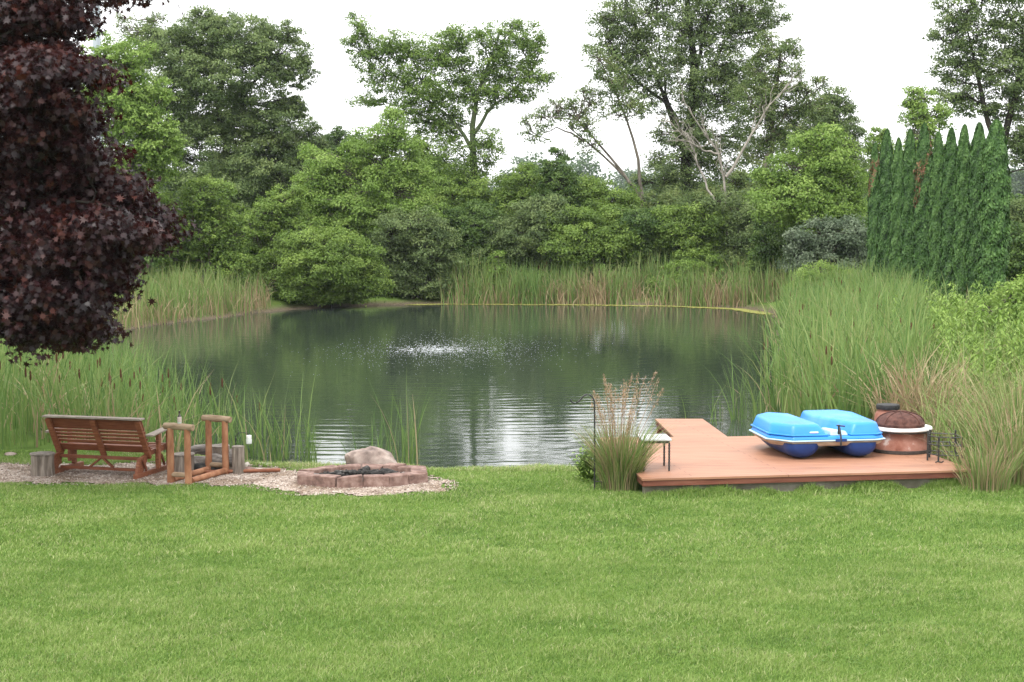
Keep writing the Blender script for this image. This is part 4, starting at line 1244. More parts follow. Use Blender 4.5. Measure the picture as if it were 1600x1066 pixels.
bump(nt, p, br.outputs['Fac'], -.4, .004)
M['deck'] = m

class MB:
    def __init__(s):
        s.g = []
    def add(s, V, F, mi=0):
        byk = {}
        for f in F:
            byk.setdefault(len(f), []).append(f)
        V = np.asarray(V, float)
        for k, fs in byk.items():
            fs = np.array(fs)
            u, inv = np.unique(fs, return_inverse=True)
            s.g.append((V[u], inv.reshape(fs.shape), None, mi))
        return s
    def prism(s, bot, top, mi=0):
        """closed solid between two rings of equal count"""
        n = len(bot)
        V = np.vstack([bot, top])
        F = [[i, (i + 1) % n, n + (i + 1) % n, n + i] for i in range(n)]
        return s.raw(V, F + [list(range(n))[::-1], list(range(n, 2 * n))], mi)
    def raw(s, V, F, mi=0):
        s.g.append(('raw', np.asarray(V, float), F, mi))
        return s
    def bar(s, a, b, w, h, up=(0, 0, 1), mi=0):
        a = np.asarray(a, float); b = np.asarray(b, float)
        d = norm(b - a)
        sd = np.cross(d, np.asarray(up, float))
        if np.linalg.norm(sd) < 1e-4:
            sd = np.cross(d, np.array([0, 1.0, 0]))
        sd = norm(sd)
        u = np.cross(sd, d)
        c = [(-1, -1), (1, -1), (1, 1), (-1, 1)]
        A = np.array([a + sd * x * w / 2 + u * y * h / 2 for x, y in c])
        B = np.array([b + sd * x * w / 2 + u * y * h / 2 for x, y in c])
        return s.prism(A, B, mi)
    def box(s, c, sz, mi=0):
        c = np.asarray(c, float)
        return s.bar(c - np.array([sz[0] / 2, 0, 0]), c + np.array([sz[0] / 2, 0, 0]), sz[1], sz[2], mi=mi)
    def tube(s, pts, r, k=10, S=None, mi=0):
        pts = np.asarray(pts, float)
        r = np.asarray(r, float)
        if S:
            if r.ndim:
                r = np.interp(np.linspace(0, 1, S), np.linspace(0, 1, len(r)), r)
            pts = resample(pts, S)
        rr = np.broadcast_to(r, (len(pts),))
        V, F = tubes(pts[None], rr[None], k)
        n = len(pts)
        caps = [list(range(k))[::-1], list(range((n - 1) * k, n * k))]
        return s.raw(V, [list(f) for f in F] + caps, mi)
    def lathe(s, prof, n=40, c=(0, 0, 0), mi=0, wob=0.0):
        a = np.arange(n) * 2 * np.pi / n
        V, F = [], []
        w = 1 + wob * (np.sin(a * 3 + 1) * .5 + np.sin(a * 7) * .3 + np.sin(a * 13) * .2)
        for r, z in prof:
            for i in range(n):
                V.append((c[0] + r * w[i] * math.cos(a[i]), c[1] + r * w[i] * math.sin(a[i]), c[2] + z))
        for j in range(len(prof) - 1):
            for i in range(n):
                F.append([j * n + i, j * n + (i + 1) % n, (j + 1) * n + (i + 1) % n, (j + 1) * n + i])
        F.append(list(range(n))[::-1]); F.append(list(range((len(prof) - 1) * n, len(prof) * n)))
        return s.raw(V, F, mi)
    def build(s, name, mat, parent=None, bevel=0.0, smooth=None, seg=2):
        V, F, mi, off = [], [], [], 0
        for _, v, f, k in s.g:
            V.append(v)
            F += [[i + off for i in q] for q in f]
            mi += [k] * len(f)
            off += len(v)
        me = bpy.data.meshes.new(name)
        me.from_pydata(np.vstack(V).tolist(), [], F)
        me.update()
        import bmesh
        bm = bmesh.new(); bm.from_mesh(me)
        bmesh.ops.recalc_face_normals(bm, faces=bm.faces)
        bm.to_mesh(me); bm.free()
        me.polygons.foreach_set('material_index', mi)
        for q in (mat if isinstance(mat, (list, tuple)) else [mat]):
            me.materials.append(M[q] if isinstance(q, str) else q)
        if smooth:
            me.polygons.foreach_set('use_smooth', [True] * len(me.polygons))
            me.set_sharp_from_angle(angle=R(smooth))
        o = bpy.data.objects.new(name, me)
        link(o, parent)
        if bevel:
            b = o.modifiers.new('bevel', 'BEVEL')
            b.width = bevel; b.segments = seg; b.limit_method = 'ANGLE'; b.angle_limit = R(30)
        return o
def rock_mesh(name, mat, size, seed, sub=4, parent=None, amp=.22, squash=None):
    import bmesh
    bm = bmesh.new()
    bmesh.ops.create_icosphere(bm, subdivisions=sub, radius=1)
    from mathutils import noise as mn
    for v in bm.verts:
        c = v.co.copy()
        f = 1 + amp * mn.noise(c * 1.1 + Vector((seed, 0, 0))) * 1.6 + amp * .5 * mn.noise(c * 2.7 + Vector((0, seed, 0))) + amp * .22 * mn.noise(c * 7 + Vector((0, 0, seed)))
        # planar facets
        for k in range(5):
            r_ = random.Random(seed * 31 + k)
            d = Vector((r_.uniform(-1, 1), r_.uniform(-1, 1), r_.uniform(-.2, 1))).normalized()
            h = c.dot(d) * f
            lim = .74 + .1 * r_.random()
            if h > lim:
                f *= 1 - .8 * (h - lim) / h
        v.co = Vector((c.x * size[0], c.y * size[1], c.z * size[2])) * f
    me = bpy.data.meshes.new(name)
    bm.to_mesh(me); bm.free()
    me.polygons.foreach_set('use_smooth', [True] * len(me.polygons))
    me.set_sharp_from_angle(angle=R(35))
    me.materials.append(M[mat])
    o = bpy.data.objects.new(name, me)
    return link(o, parent)

# ---- deck
DZ = .25
root = thing('deck', 'low reddish composite deck with a short jetty reaching over the pond', 'deck', (0, 0, 0))
b = MB()
def sheet(poly, z0, z1, grow=0.0):
    p = np.asarray(poly, float)
    return np.column_stack([p, np.full(len(p), z0)]), np.column_stack([p, np.full(len(p), z1)])
b.prism(*sheet(DECK, DZ - .028, DZ))
b.build('deck_boards', 'deck', root)
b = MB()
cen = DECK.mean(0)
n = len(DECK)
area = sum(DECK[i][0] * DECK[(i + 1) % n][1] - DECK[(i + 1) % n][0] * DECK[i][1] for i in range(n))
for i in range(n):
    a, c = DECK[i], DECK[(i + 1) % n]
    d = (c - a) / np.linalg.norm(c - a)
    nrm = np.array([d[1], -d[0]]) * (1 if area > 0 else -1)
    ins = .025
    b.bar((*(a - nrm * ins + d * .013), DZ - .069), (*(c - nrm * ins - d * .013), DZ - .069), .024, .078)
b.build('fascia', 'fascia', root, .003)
b = MB()
a, c = DECK[0], DECK[1]
d = (c - a) / np.linalg.norm(c - a); nrm = np.array([-d[1], d[0]])
b.bar((*(a + d * .05 + nrm * .14), .05), (*(c - d * .05 + nrm * .14), .05), .10, .23)
b.build('footing', 'footing', root, .012)
for x, y in [(2.56, 27.7), (3.25, 27.7), (2.62, 26.4), (3.35, 26.4), (1.5, 25.3), (5.0, 25.5), (5.8, 25.7)]:
    b = MB()
    b.bar((x, y, -1.0), (x, y, DZ - .03), .09, .09)
    b.build('post', 'fascia', root)

# ---- pedal boat
c = gp(1298, 716, DZ)
bt = thing('pedal_boat', 'bright blue pedal boat with twin humps and navy pontoons on the deck', 'boat', (c[0], c[1] - .14, DZ), R(9))
def ring(pts, z):
    return np.array([(x, y, z) for x, y in pts])
def lerp(a, b, t):
    return np.asarray(a) * (1 - t) + np.asarray(b) * t
foot = [(-.62, -.02), (.66, -.02), (.84, .08), (.86, 1.25), (.70, 1.62), (-.55, 1.62), (-.86, 1.30), (-.90, .36)]
def inset(p, d):
    p = np.asarray(p, float); cc = p.mean(0); v = p - cc
    return cc + v * (1 - d / np.linalg.norm(v, axis=1, keepdims=True))
b = MB(); b.prism(ring(inset(foot, .10), .190), ring(inset(foot, .035), .262)); b.build('lower_hull', 'cream', bt, .018, 35)
b = MB(); b.prism(ring(foot, .266), ring(foot, .288)); b.build('rim', 'rimwhite', bt, .012, 35)
b = MB(); b.prism(ring(inset(foot, .03), .288), ring(inset(foot, .06), .34)); b.build('upper_deck', 'blue', bt, .015, 35)
def hump(name, p0, p1, z0, z1, tilt=0.0):
    b = MB()
    A = ring(p0, z0)
    Bm = ring(lerp(p0, p1, .55), z0 + (z1 - z0) * .55)
    Cc = ring(p1, z1)
    Cc[:, 2] += tilt * (Cc[:, 1] - .3)
    nn = len(A)
    b.prism(A, Cc)
    o = b.build(name, 'blue', bt, .045, 50, 4)
    b = MB()
    b.prism(ring(inset(p0, -.012), z0 + .012), ring(inset(p0, -.004), z0 + .034))
    b.build('hump_flange', 'blue', o, .006, 50)
    return o
hump('hump', [(-.86, .37), (-.60, .03), (-.06, .03), (-.02, .22), (-.12, 1.34), (-.52, 1.57), (-.83, 1.29)], [(-.80, .41), (-.57, .10), (-.19, .10), (-.15, .26), (-.24, 1.26), (-.52, 1.47), (-.77, 1.22)], .335, .51, .02)
hump('hump', [(.28, .04), (.70, .04), (.80, .13), (.82, 1.24), (.64, 1.57), (-.0, 1.56), (-.05, 1.02)], [(.36, .11), (.66, .11), (.74, .19), (.76, 1.18), (.60, 1.47), (.04, 1.46), (.01, 1.04)], .335, .525, .02)
b = MB(); b.prism(ring([(-.02, .05), (.26, .05), (.08, .5), (-.02, .5)], .34), ring([(.0, .09), (.23, .09), (.07, .5), (.0, .5)], .405)); b.build('console', 'rimwhite', bt, .014, 40)
b = MB(); b.tube([(.11, .07, .36), (.11, .06, .50)], .016, 8); b.tube([(.07, .05, .49), (.20, .06, .475)], .011, 8); b.tube([(.11, .03, .46), (.11, -.03, .33), (.11, -.035, .20)], .014, 8); b.build('rudder_handle', 'black', bt, 0, 40)
b = MB(); b.box((.115, -.032, .285), (.17, .018, .045)); b.build('latch_plate', 'navy', bt, .006)
b = MB(); b.box((-.27, .048, .395), (.13, .018, .022)); b.build('grab_handle', 'white', bt, .006)
for x in (-.42, .46):
    b = MB()
    P = []
    for y, sc_ in [(-.0, .55), (.05, .82), (.16, .97), (.4, 1), (1.1, 1), (1.4, .9), (1.52, .6)]:
        P.append([(x + .27 * sc_ * math.cos(t), y, .235 - .232 * sc_ * abs(math.sin(t)) ** .8) for t in np.linspace(math.pi, 2 * math.pi, 15)])
    P = np.array(P)
    nr, nc = P.shape[:2]
    F = [[i * nc + j, i * nc + j + 1, (i + 1) * nc + j + 1, (i + 1) * nc + j] for i in range(nr - 1) for j in range(nc - 1)]
    F += [list(range(nc)), list(range((nr - 1) * nc, nr * nc))[::-1]]
    F += [[i * nc, (i + 1) * nc, (i + 1) * nc + nc - 1, i * nc + nc - 1] for i in range(nr - 1)]
    b.raw(P.reshape(-1, 3), F)
    b.build('pontoon', 'navy', bt, 0, 50)

# ---- terracotta fire pit with dome screen
c = gp(1417, 711, DZ)
fp = thing('dome_fire_pit', 'round worn terracotta fire pit with white rim and rusty dome screen', 'fire pit', (c[0], c[1] + .46, DZ))
b = MB(); b.lathe([(.425, .045), (.445, .05), (.43, .12), (.405, .20), (.40, .27), (.415, .318)], 56, wob=.006); b.build('bowl', 'terra', fp, 0, 40)
b = MB(); b.lathe([(.45, 0), (.472, .008), (.465, .045), (.43, .055)], 56, wob=.012); b.build('base_ring', 'rustdark', fp, 0, 40)
b = MB(); b.lathe([(.42, .300), (.462, .303), (.466, .325), (.42, .330)], 56, wob=.008); b.build('lip', 'rustdark', fp, 0, 40)
b = MB(); b.lathe([(.36, .330), (.47, .331), (.478, .345), (.47, .372), (.37, .376)], 56, wob=.008); b.build('rim', 'whitepaint', fp, .004, 40)
prof = [(.360, .376), (.365, .42)] + [(.35 * math.cos(t), .425 + .165 * math.sin(t)) for t in np.linspace(.05, math.pi / 2 - .03, 9)]
b = MB(); b.lathe(prof, 56)
dome = b.build('dome_screen', 'rust', fp, 0, 40)
b = MB()
for k in range(4):
    a = k * math.pi / 4 + R(78) - math.pi / 2 + .9
    pts = [(.355 * math.cos(t) * math.cos(a), .355 * math.cos(t) * math.sin(a), .428 + .17 * math.sin(t)) for t in np.linspace(.02, math.pi - .02, 21)]
    b.tube(pts, .008, 6)
b.lathe([(.362, .405), (.372, .407), (.372, .425), (.362, .427)], 56)
b.build('dome_rib', 'rust', dome, 0, 40)

# ---- terracotta pot with black lid
c = at(1387, 660, 25.25)
pt = thing('terracotta_pot', 'tall terracotta pot with round black lid behind the domed fire pit', 'pot', (c[0], 25.25, DZ))
b = MB(); b.lathe([(.13, 0), (.17, .06), (.205, .2), (.21, .33), (.19, .42), (.165, .455), (.165, .48)], 40); b.build('body', 'terra', pt, 0, 40)
b = MB(); b.lathe([(.16, .478), (.182, .482), (.187, .53), (.175, .556), (.10, .566)], 40); b.build('lid', 'rubber', pt, 0, 40)

# ---- black wire rack
c = gp(1478, 722, DZ)
rk = thing('wire_rack', 'open black metal rack standing beside the domed fire pit', 'rack', (c[0] - .10, c[1] + .12, DZ), R(-14))
for x, y, h in [(-.13, 0, .43), (.0 + .02, -.14, .37), (.34, -.10, .36), (.26, .26, .42), (-.10, .30, .41)]:
    b = MB(); b.bar((x, y, 0), (x, y, h), .026, .026, (0, 1, 0)); b.build('leg', 'black', rk, .003)
for z in (.36, .24, .10):
    b = MB()
    q = [(-.13, 0, z), (.02, -.14, z), (.34, -.10, z), (.26, .26, z), (-.10, .30, z), (-.13, 0, z)]
    for i in range(5):
        b.tube([q[i], q[i + 1]], .009, 6)
    if z < .3:
        for k in range(5):
            b.tube([(-.1 + k * .09, -.06, z), (-.07 + k * .08, .28, z)], .006, 5)
    b.build('shelf_rail', 'black', rk)
b = MB()
for a0 in (0, 2.1, 4.2):
    b.tube([(.22 + .05 * math.cos(a0 + t), -.11 + .02 * math.sin(t), .30 + .05 * math.sin(a0 + t)) for t in np.linspace(0, 5, 14)], .005, 5)
b.build('scroll', 'black', rk)
c = gp(1467, 724, DZ)
b = MB(); b.tube([(-.05, 0, .012), (-.02, -.02, .03), (.02, 0, .014), (.05, .01, .014), (.06, -.01, .03)], .009, 8, 10)
o = b.build('iron_hook', 'black'); o.location = c; tag(o, 'tiny black iron hook lying on the deck before the wire rack', 'hook')

# ---- white topped table
c = gp(1046, 736, DZ)
tb = thing('side_table', 'small table with pale top and thin black legs on the deck', 'table', (c[0], c[1], DZ), R(3))
b = MB(); b.box((-.185, .24, .435), (.42, .54, .03)); b.build('table_top', 'tabletop', tb, .008)
b = MB(); b.box((-.185, .24, .402), (.37, .49, .032)); b.build('apron', 'black', tb, .003)
for x, y in [(-.005, .0), (-.005, .47), (-.36, .0), (-.36, .47)]:
    b = MB(); b.tube([(x, y, 0), (x, y, .39)], .013, 8)
    for k in range(9):
        b.lathe([(.013, 0), (.019, .008), (.013, .016)], 8, (x, y, .03 + k * .04))
    b.build('leg', 'black', tb, 0, 40)

# ---- shepherd hook
c = gp(929, 766)
sh = thing('shepherd_hook', 'thin black shepherd hook pole at the water edge', 'garden hook', (c[0], c[1], 0), R(0))
b = MB()
pts = [(0, 0, -.1), (0.0, 0, .5), (-.005, 0, 1.18)] + [(-.105 + .10 * math.cos(t), 0, 1.20 + .13 * math.sin(t)) for t in np.linspace(.1, 2.2, 9)] + [(-.20, 0, 1.255), (-.245, 0, 1.215), (-.285, 0, 1.205), (-.32, 0, 1.225), (-.335, 0, 1.265)]
b.tube(resample(pts, 48), .011, 8)
b.build('pole', 'black', sh, 0, 50)
b = MB(); b.tube([(0, 0, .12), (.10, 0, .12), (.10, 0, -.06)], .007, 6); b.build('foot_prong', 'black', sh, 0, 50)

# ---- glider bench
c = gp(152, 747)
bn = thing('glider_bench', 'reddish wooden glider bench seen from behind, facing the pond', 'bench', (c[0], c[1] + .30, 0), R(-15))
Wb = .76
def bk(t, off=0.0):      # point on the leaning backrest: t 0 bottom .. 1 top (y forward, z up)
    return np.array([.06 - .30 * t, .33 + .52 * t]) + off * np.array([-.88, -.47])
for x in (-Wb + .04, 0, Wb - .04):
    b = MB(); y0, z0 = bk(-.10, .03); y1, z1 = bk(1.0, .03); b.bar((x, y0, z0), (x, y1, z1), .085, .045, (0, 1, 0)); b.build('back_post', 'stain', bn, .006)
def slat(name, t0, t1, mat='stain', th=.022):
    b = MB(); (y0, z0), (y1, z1) = bk(t0, -.005), bk(t1, -.005)
    b.prism(*[np.array([(x, y0, z0), (x, y1, z1), (x, y1 + .02, z1 + .01), (x, y0 + .02, z0 + .01)]) for x in (-Wb, Wb)])
    return b.build(name, mat, bn, .003)
slat('back_panel', .68, .97, 'stain_shaded')
for t in (.30, .405, .51, .615):
    slat('back_slat', t - .033, t + .033)
slat('bottom_rail', .02, .20, 'stain_shaded')
y, z = bk(1.0)
b = MB(); b.box((0, y + .0, z + .02), (2 * Wb + .06, .15, .026)); o = b.build('top_cap', 'weathered', bn, .006); o['label'] = 'weathered grey top board'
for k in range(6):
    b = MB(); b.box((0, .10 + .085 * k, .40 - .012 * (5 - k) + .01), (2 * Wb, .072, .022)); b.build('seat_slat', 'stain', bn, .004)
for x in (-Wb + .02, Wb - .02):
    b = MB(); b.bar((x, .04, .345), (x, .60, .365), .04, .075); b.build('seat_rail', 'stain', bn, .005)
b = MB(); b.bar((-Wb + .05, .585, .36), (Wb - .05, .585, .36), .03, .075); b.build('seat_rail', 'stain', bn, .005)
for sx in (-1, 1):
    x = sx * (Wb + .055)
    b = MB(); b.bar((x, -.10, .615), (x, .60, .675), .125, .028); o = b.build('armrest', 'weathered', bn, .008); o['label'] = 'weathered grey armrest'
    b = MB(); b.bar((x, .18, .10), (x, .18, .625), .05, .075, (0, 1, 0)); b.build('arm_post', 'stain', bn, .005)
    b = MB(); b.bar((x, .50, .10), (x, .50, .655), .05, .075, (0, 1, 0)); b.build('arm_post', 'stain', bn, .005)
    x = sx * (Wb - .07)
    b = MB(); b.bar((x, -.30, .04), (x, .62, .04), .07, .08); b.build('base_foot', 'stain', bn, .006)
    b = MB(); b.prism(np.array([(x - .022, -.28, .08), (x - .022, -.10, .08), (x - .022, .12, .34), (x - .022, -.20, .29)]), np.array([(x + .022, -.28, .08), (x + .022, -.10, .08), (x + .022, .12, .34), (x + .022, -.20, .29)])); b.build('base_bracket', 'stain', bn, .004)
    b = MB(); b.bar((x, .40, .08), (x, .40, .30), .05, .08, (0, 1, 0)); b.build('base_post', 'stain', bn, .005)
    for y_ in (-.14, .42):
        b = MB(); b.bar((x + sx * .045, y_, .27), (x + sx * .045, y_ + .10, .10), .02, .04, (0, 1, 0)); b.build('swing_arm', 'stain_shaded', bn, .003)
b = MB(); b.bar((-Wb + .11, -.05, .10), (Wb - .11, -.05, .10), .03, .045); b.build('stretcher', 'stain_shaded', bn, .004)
b = MB(); b.bar((-Wb + .11, -.05, .265), (Wb - .11, -.05, .265), .03, .05); b.build('stretcher', 'stain_shaded', bn, .004)
b = MB(); b.bar((-.17, -.052, .12), (.02, -.052, .26), .026, .05, (0, 1, 0)); b.bar((.21, -.056, .12), (.04, -.056, .26), .026, .05, (0, 1, 0)); b.build('cross_brace', 'stain_shaded', bn, .003)

# ---- stumps
def stump(label, px, py, r, h, flare=1.12, seed=0, cap=True, rim=1.0):
    c = gp(px, py)
    c[2] = zland(c[0], c[1])
    o = thing('stump', label, 'stump', (c[0], c[1] + r, c[2]), seed, 'upright log stumps around the bench')
    b = MB(); b.lathe([(r * flare, -.05), (r * 1.03, h * .25), (r * .98, h * .6), (r, h * .97), (r * .96, h)], 44, wob=.045); b.build('bark', 'stump', o, 0, 50)
    b = MB(); b.lathe([(r * .97 * rim, h + .001), (r * 1.0 * rim, h + .008), (r * .97 * rim, h + .022), (r * .5, h + .024)], 44, wob=.045); b.build('cut_top', 'stump_top', o, 0, 50)
stump('dark squat stump with a flat top at the left end of the bench', 62, 746, .165, .31, 1.05, 1, rim=1.1)
stump('low stump standing inside the near log end frame', 284, 743, .15, .28, 1.05, 2, rim=1.1)
stump('wide grey stump seen between the posts of the far log frame', 340, 735, .16, .33, 1.1, 3)
stump('tall pale stump just right of the far log frame', 371, 742, .092, .39, 1.25, 4)

# ---- log firewood rack
a0, a1 = gp(280, 757), gp(339, 741)
ang = math.atan2(a1[0] - a0[0], a1[1] - a0[1])
Lr = np.linalg.norm(a1 - a0)
rc = thing('log_rack', 'rustic cedar log firewood rack with two post and rail end frames', 'firewood rack', (a0[0], a0[1] + .05, 0), -ang)
for j, y in enumerate((0, Lr)):
    for x in (-.145, .135):
        b = MB(); b.tube([(x + .01 * (1 if x > 0 else -1), y, -.03), (x, y, .4), (x, y, .79)], [.052, .048, .045], 16, 8); b.build('post', 'cedar', rc, 0, 50)
    b = MB(); b.tube([(-.245, y, .812), (-.1, y, .817), (.235, y, .807)], [.046, .052, .047], 16, 8); o = b.build('top_log', 'cedar_grey', rc, .006, 50); o['label'] = 'greyed top log'
    b = MB(); b.tube([(-.15, y, .13), (.14, y, .13)], .036, 12, 5); b.build('cross_log', 'cedar_grey', rc, 0, 50)
for x in (-.145, .16):
    b = MB(); b.tube([(x, .05, .05), (x, Lr - .05, .06)], [.042, .046], 14); b.build('base_log', 'cedar', rc, 0, 50)
# ---- logs lying in it
for k, (px, py, z, L_, r, az, lab, mt) in enumerate([
    (322, 742, .13, .70, .10, 62, 'split grey firewood log at the front of the stack in the log rack', 'firewood'),
    (344, 738, .17, .46, .105, 48, 'round grey firewood log with a cracked cut end in the log rack', 'firewood'),
    (318, 738, .27, .60, .075, 78, 'thin bent grey log lying topmost in the log rack', 'firewood'),
    (318, 745, .06, .62, .07, 70, 'blackened log under the grey firewood in the log rack', 'charred')]):
    c = gp(px, py)
    b = MB()
    d = np.array([math.sin(R(az)), math.cos(R(az)) * .6, .04])
    pts = resample([-d * L_ / 2, np.array([0, .02, .02]), d * L_ / 2], 9) + rng.normal(size=(9, 3)) * .008
    b.tube(pts, r * (1 + .12 * np.sin(np.arange(9) * 1.7 + k)), 12)
    o = b.build('firewood_log', mt, None, 0, 40); o.location = (c[0], c[1] + .35, z)
    tag(o, lab, 'log', 'logs stacked in the firewood rack')
b = MB(); b.tube([(-.6, 0, .04), (0, .05, .045), (.62, .12, .05)], .028, 10, 7)
c = gp(370, 742); o = b.build('fallen_pole', 'stain', None, 0, 50); o.location = c; tag(o, 'thin reddish pole lying on the gravel right of the log rack', 'pole')

# ---- bottle on the near top log
q = rc.matrix_basis @ Vector((.01, 0, .857))
bo = thing('bottle', 'small bottle with dark neck and pale label on the near log frame', 'bottle', q)
b = MB(); b.lathe([(.026, 0), (.030, .006), (.030, .025)], 20); b.build('base', 'glass', bo, 0, 40)
b = MB(); b.lathe([(.030, .025), (.031, .03), (.031, .088), (.028, .098)], 20); b.build('label_band', 'label_pale', bo, 0, 40)
b = MB(); b.lathe([(.028, .098), (.016, .122), (.012, .135), (.012, .168), (.014, .169), (.014, .18), (.008, .182)], 20); b.build('neck', 'bottlebrown', bo, 0, 40)
# ---- jar lantern on a thin stake beside the tall stump
c = gp(363, 744)
jl = thing('jar_lantern', 'small white capped glass jar hanging from a thin black stake by the tall stump', 'lantern', (c[0], c[1] + .3, 0))
b = MB(); b.tube(resample([(0, 0, -.05), (0, 0, .52), (.03, 0, .585), (.10, 0, .60), (.195, 0, .585), (.20, 0, .56)], 24), .006, 6); b.build('stake', 'black', jl, 0, 50)
b = MB(); b.lathe([(.038, .43), (.044, .436), (.044, .50), (.034, .515)], 20, (.2, 0, 0)); b.build('jar', 'glass', jl, 0, 40)
b = MB(); b.lathe([(.037, .515), (.038, .518), (.038, .553), (.03, .558)], 20, (.2, 0, 0)); b.build('cap', 'white', jl, 0, 40)

# ---- fire pit ring of blocks
c0 = gp(566, 752)
FC = np.array([c0[0], 22.72])
pit = thing('fire_pit', 'low octagonal fire pit ring of reddish concrete blocks on the gravel', 'fire pit', (FC[0], FC[1], 0), R(6))
Rb, Ri = 1.0, .74
oct_o = [np.array([math.cos(R(22.5 + 45 * k)), math.sin(R(22.5 + 45 * k)) * .66]) * Rb for k in range(8)]
oct_i = [np.array([math.cos(R(22.5 + 45 * k)), math.sin(R(22.5 + 45 * k)) * .60]) * Ri for k in range(8)]
for k in range(8):
    for j in range(2):
        t0, t1 = j / 2 + .004, (j + 1) / 2 - .004
        A = lerp(oct_o[k], oct_o[(k + 1) % 8], t0); B_ = lerp(oct_o[k], oct_o[(k + 1) % 8], t1)
        C_ = lerp(oct_i[k], oct_i[(k + 1) % 8], t1); D_ = lerp(oct_i[k], oct_i[(k + 1) % 8], t0)
        P = np.array([A, B_, C_, D_]) + rng.normal(0, .012, 2)
        cm = P.mean(0)
        a = rng.normal(0, .03); rm = np.array([[math.cos(a), -math.sin(a)], [math.sin(a), math.cos(a)]])
        P = cm + (P - cm) @ rm.T
        h = .155 + rng.normal(0, .008)
        tl = rng.normal(0, .05, 2)
        Tp = cm + (P - cm) * .955
        top = np.column_stack([Tp, np.full(4, h)]); top[:, 2] += (Tp - cm) @ tl
        b = MB(); b.prism(np.column_stack([P, np.full(4, -.02)]), top)
        b.build('block', 'block', pit, .014)
import bmesh as _bm
gxx = np.linspace(-.74, .74, 30)
AX, AY = np.meshgrid(gxx, gxx)
az_ = .088 + .02 * np.sin(AX * 6 + 1) * np.cos(AY * 5) + rng.normal(0, .008, AX.shape)
ii = np.arange(900).reshape(30, 30)
F = np.stack([ii[:-1, :-1], ii[:-1, 1:], ii[1:, 1:], ii[1:, :-1]], -1).reshape(-1, 4)
rr_ = np.hypot(AX.ravel()[F].mean(1), AY.ravel()[F].mean(1) / .62)
mk('ash_bed', [(np.stack([AX.ravel(), AY.ravel(), az_.ravel()], 1), F[rr_ < .76], None, 0)], M['ash'], pit, True)
labs = ['long charred stick across the middle of the fire pit', 'short charred log near the back wall of the fire pit', 'charred log piece near the right inside of the fire pit', 'burnt branch at the left inside of the fire pit', 'blackened log end at the front of the fire pit ash', 'charred split piece beside the pale stone in the fire pit', 'thin charred twig lying deepest in the fire pit ash']
for k, lab in enumerate(labs):
    p = rng.uniform(-.42, .42, 2) * np.array([1, .5]); a = rng.uniform(0, 3.1)
    L_ = rng.uniform(.18, .42); d = np.array([math.cos(a), math.sin(a), rng.uniform(-.1, .1)]) * L_ / 2
    b = MB(); b.tube(resample([-d, np.array([.01, .02, .01]), d], 7) + rng.normal(size=(7, 3)) * .008, rng.uniform(.02, .045), 8)
    o = b.build('charred_wood', 'charred', None, 0, 40); o.location = (FC[0] + p[0], FC[1] + p[1], .135)
    tag(o, lab, 'burnt wood', 'burnt wood in the fire pit')
n = 260
q = rng.normal(0, .26, (n, 2)) * np.array([1.2, .7]); q = q[np.hypot(q[:, 0], q[:, 1] / .6) < .62]
P = np.column_stack([FC[0] + q[:, 0], FC[1] + q[:, 1], np.full(len(q), .105)])
V, F = octa(P, rng.uniform(.012, .036, len(P)), .8)
V += rng.normal(0, .005, V.shape)
tag(mk('charcoal', [(V, F, None, 0)], M['charred']), kind='stuff')
o = rock_mesh('stone', 'palerock', (.05, .04, .035), 4, 3); o.location = (FC[0] + .33, FC[1] - .1, .135); tag(o, 'small pale stone in the ash of the fire pit', 'stone')
c = gp(624, 738); o = rock_mesh('cinder_lump', 'palerock', (.022, .02, .02), 9, 2); o.location = (FC[0] + .43, FC[1] + .46, .16)
tag(o, 'tiny pale lump sitting on the back wall of the fire pit', 'stone')
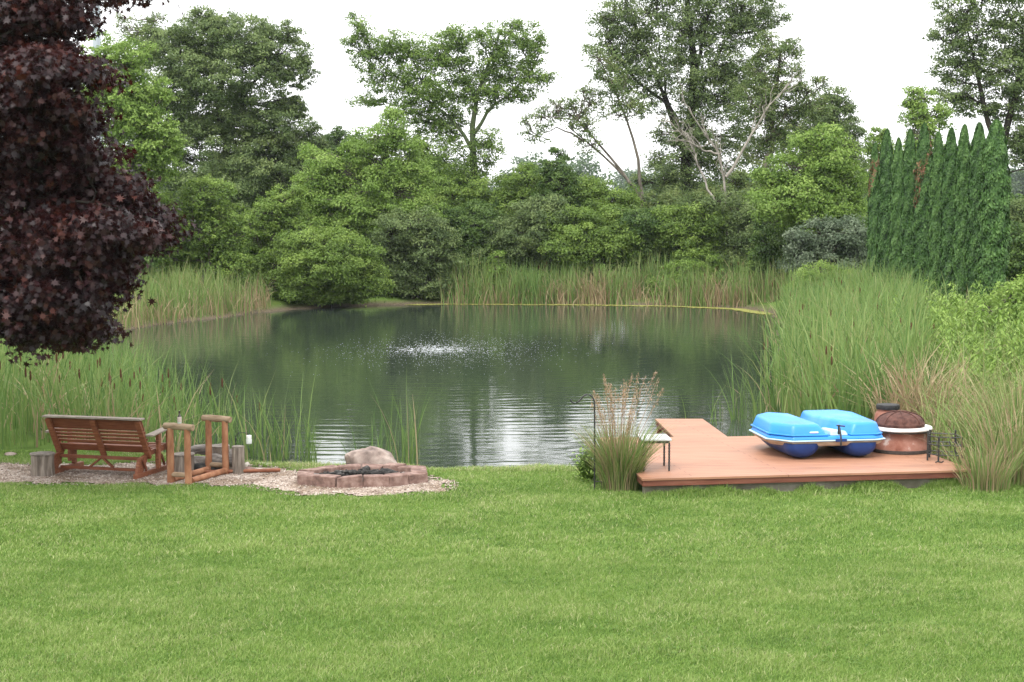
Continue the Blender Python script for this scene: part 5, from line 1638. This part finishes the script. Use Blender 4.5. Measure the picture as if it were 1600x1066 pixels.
# ---- rocks
c = gp(584, 734); o = rock_mesh('boulder', 'rock', (.43, .30, .33), 3, 5); o.location = (c[0], 23.75, .04); tag(o, 'large pinkish grey boulder behind the fire pit at the water edge', 'rock')
for px, py, sz, sd, mt, lab in [(414, 724, (.17, .13, .05), 5, 'palerock', 'flat pale rock at the water edge among the reeds'), (404, 739, (.15, .10, .045), 6, 'palerock', 'flat pinkish rock at the gravel edge below the other flat rock'),
                                (386, 728, (.05, .05, .04), 7, 'palerock', 'small rounded pale stone beside the tall stump'), (388, 735, (.09, .07, .04), 8, 'block', 'small dark red stone at the foot of the tall stump'),
                                (16, 712, (.10, .08, .04), 12, 'rock', 'grey stone in the sand left behind the bench')]:
    c = gp(px, py); o = rock_mesh('rock', mt, sz, sd, 3); o.location = (c[0], c[1], zland(c[0], c[1]) + sz[2] * .5); tag(o, lab, 'rock', 'small rocks along the shore')
c = gp(1172, 766); b = MB(); b.prism(np.array([(-.24, -.06, -.03), (.24, -.05, -.03), (.22, .07, -.03), (-.22, .06, -.03)]), np.array([(-.235, -.055, .03), (.235, -.045, .03), (.215, .065, .028), (-.215, .055, .03)]))
o = b.build('stepping_stone', 'palerock', None, .01); o.location = c; tag(o, 'flat pale stone slab set in the lawn edge below the deck', 'stone')
# ---- distant grey pole
Y = 110; c = at(154, 200, Y)
po = thing('utility_pole', 'tall blue grey metal pole rising above the purple maple', 'pole', (c[0], Y, zland(c[0], Y)))
b = MB(); b.tube([(0, 0, -.2), (0, 0, 10), (0, 0, 24)], [.34, .29, .23], 16, 8); b.build('shaft', 'steel', po, 0, 50)
b = MB(); b.lathe([(.45, 0), (.5, .02), (.5, .10), (.4, .12)], 16); b.build('base_flange', 'steel', po, 0, 40)

# ------------------------------------------------------------------ haze
m = bpy.data.materials.new('haze')
m.use_nodes = True
nt = m.node_tree
for n_ in list(nt.nodes):
    nt.nodes.remove(n_)
o_ = nt.nodes.new('ShaderNodeOutputMaterial')
pv = nt.nodes.new('ShaderNodeVolumePrincipled')
pv.inputs['Color'].default_value = (.86, .92, 1.0, 1)
pv.inputs['Density'].default_value = .00013
pv.inputs['Anisotropy'].default_value = .2
nt.links.new(pv.outputs[0], o_.inputs['Volume'])
b = MB(); b.prism(np.array([(-720, -70, -3), (720, -70, -3), (720, 1120, -3), (-720, 1120, -3)]), np.array([(-720, -70, 34), (720, -70, 34), (720, 1120, 34), (-720, 1120, 34)]))
o = b.build('haze', m)
tag(o, kind='stuff')
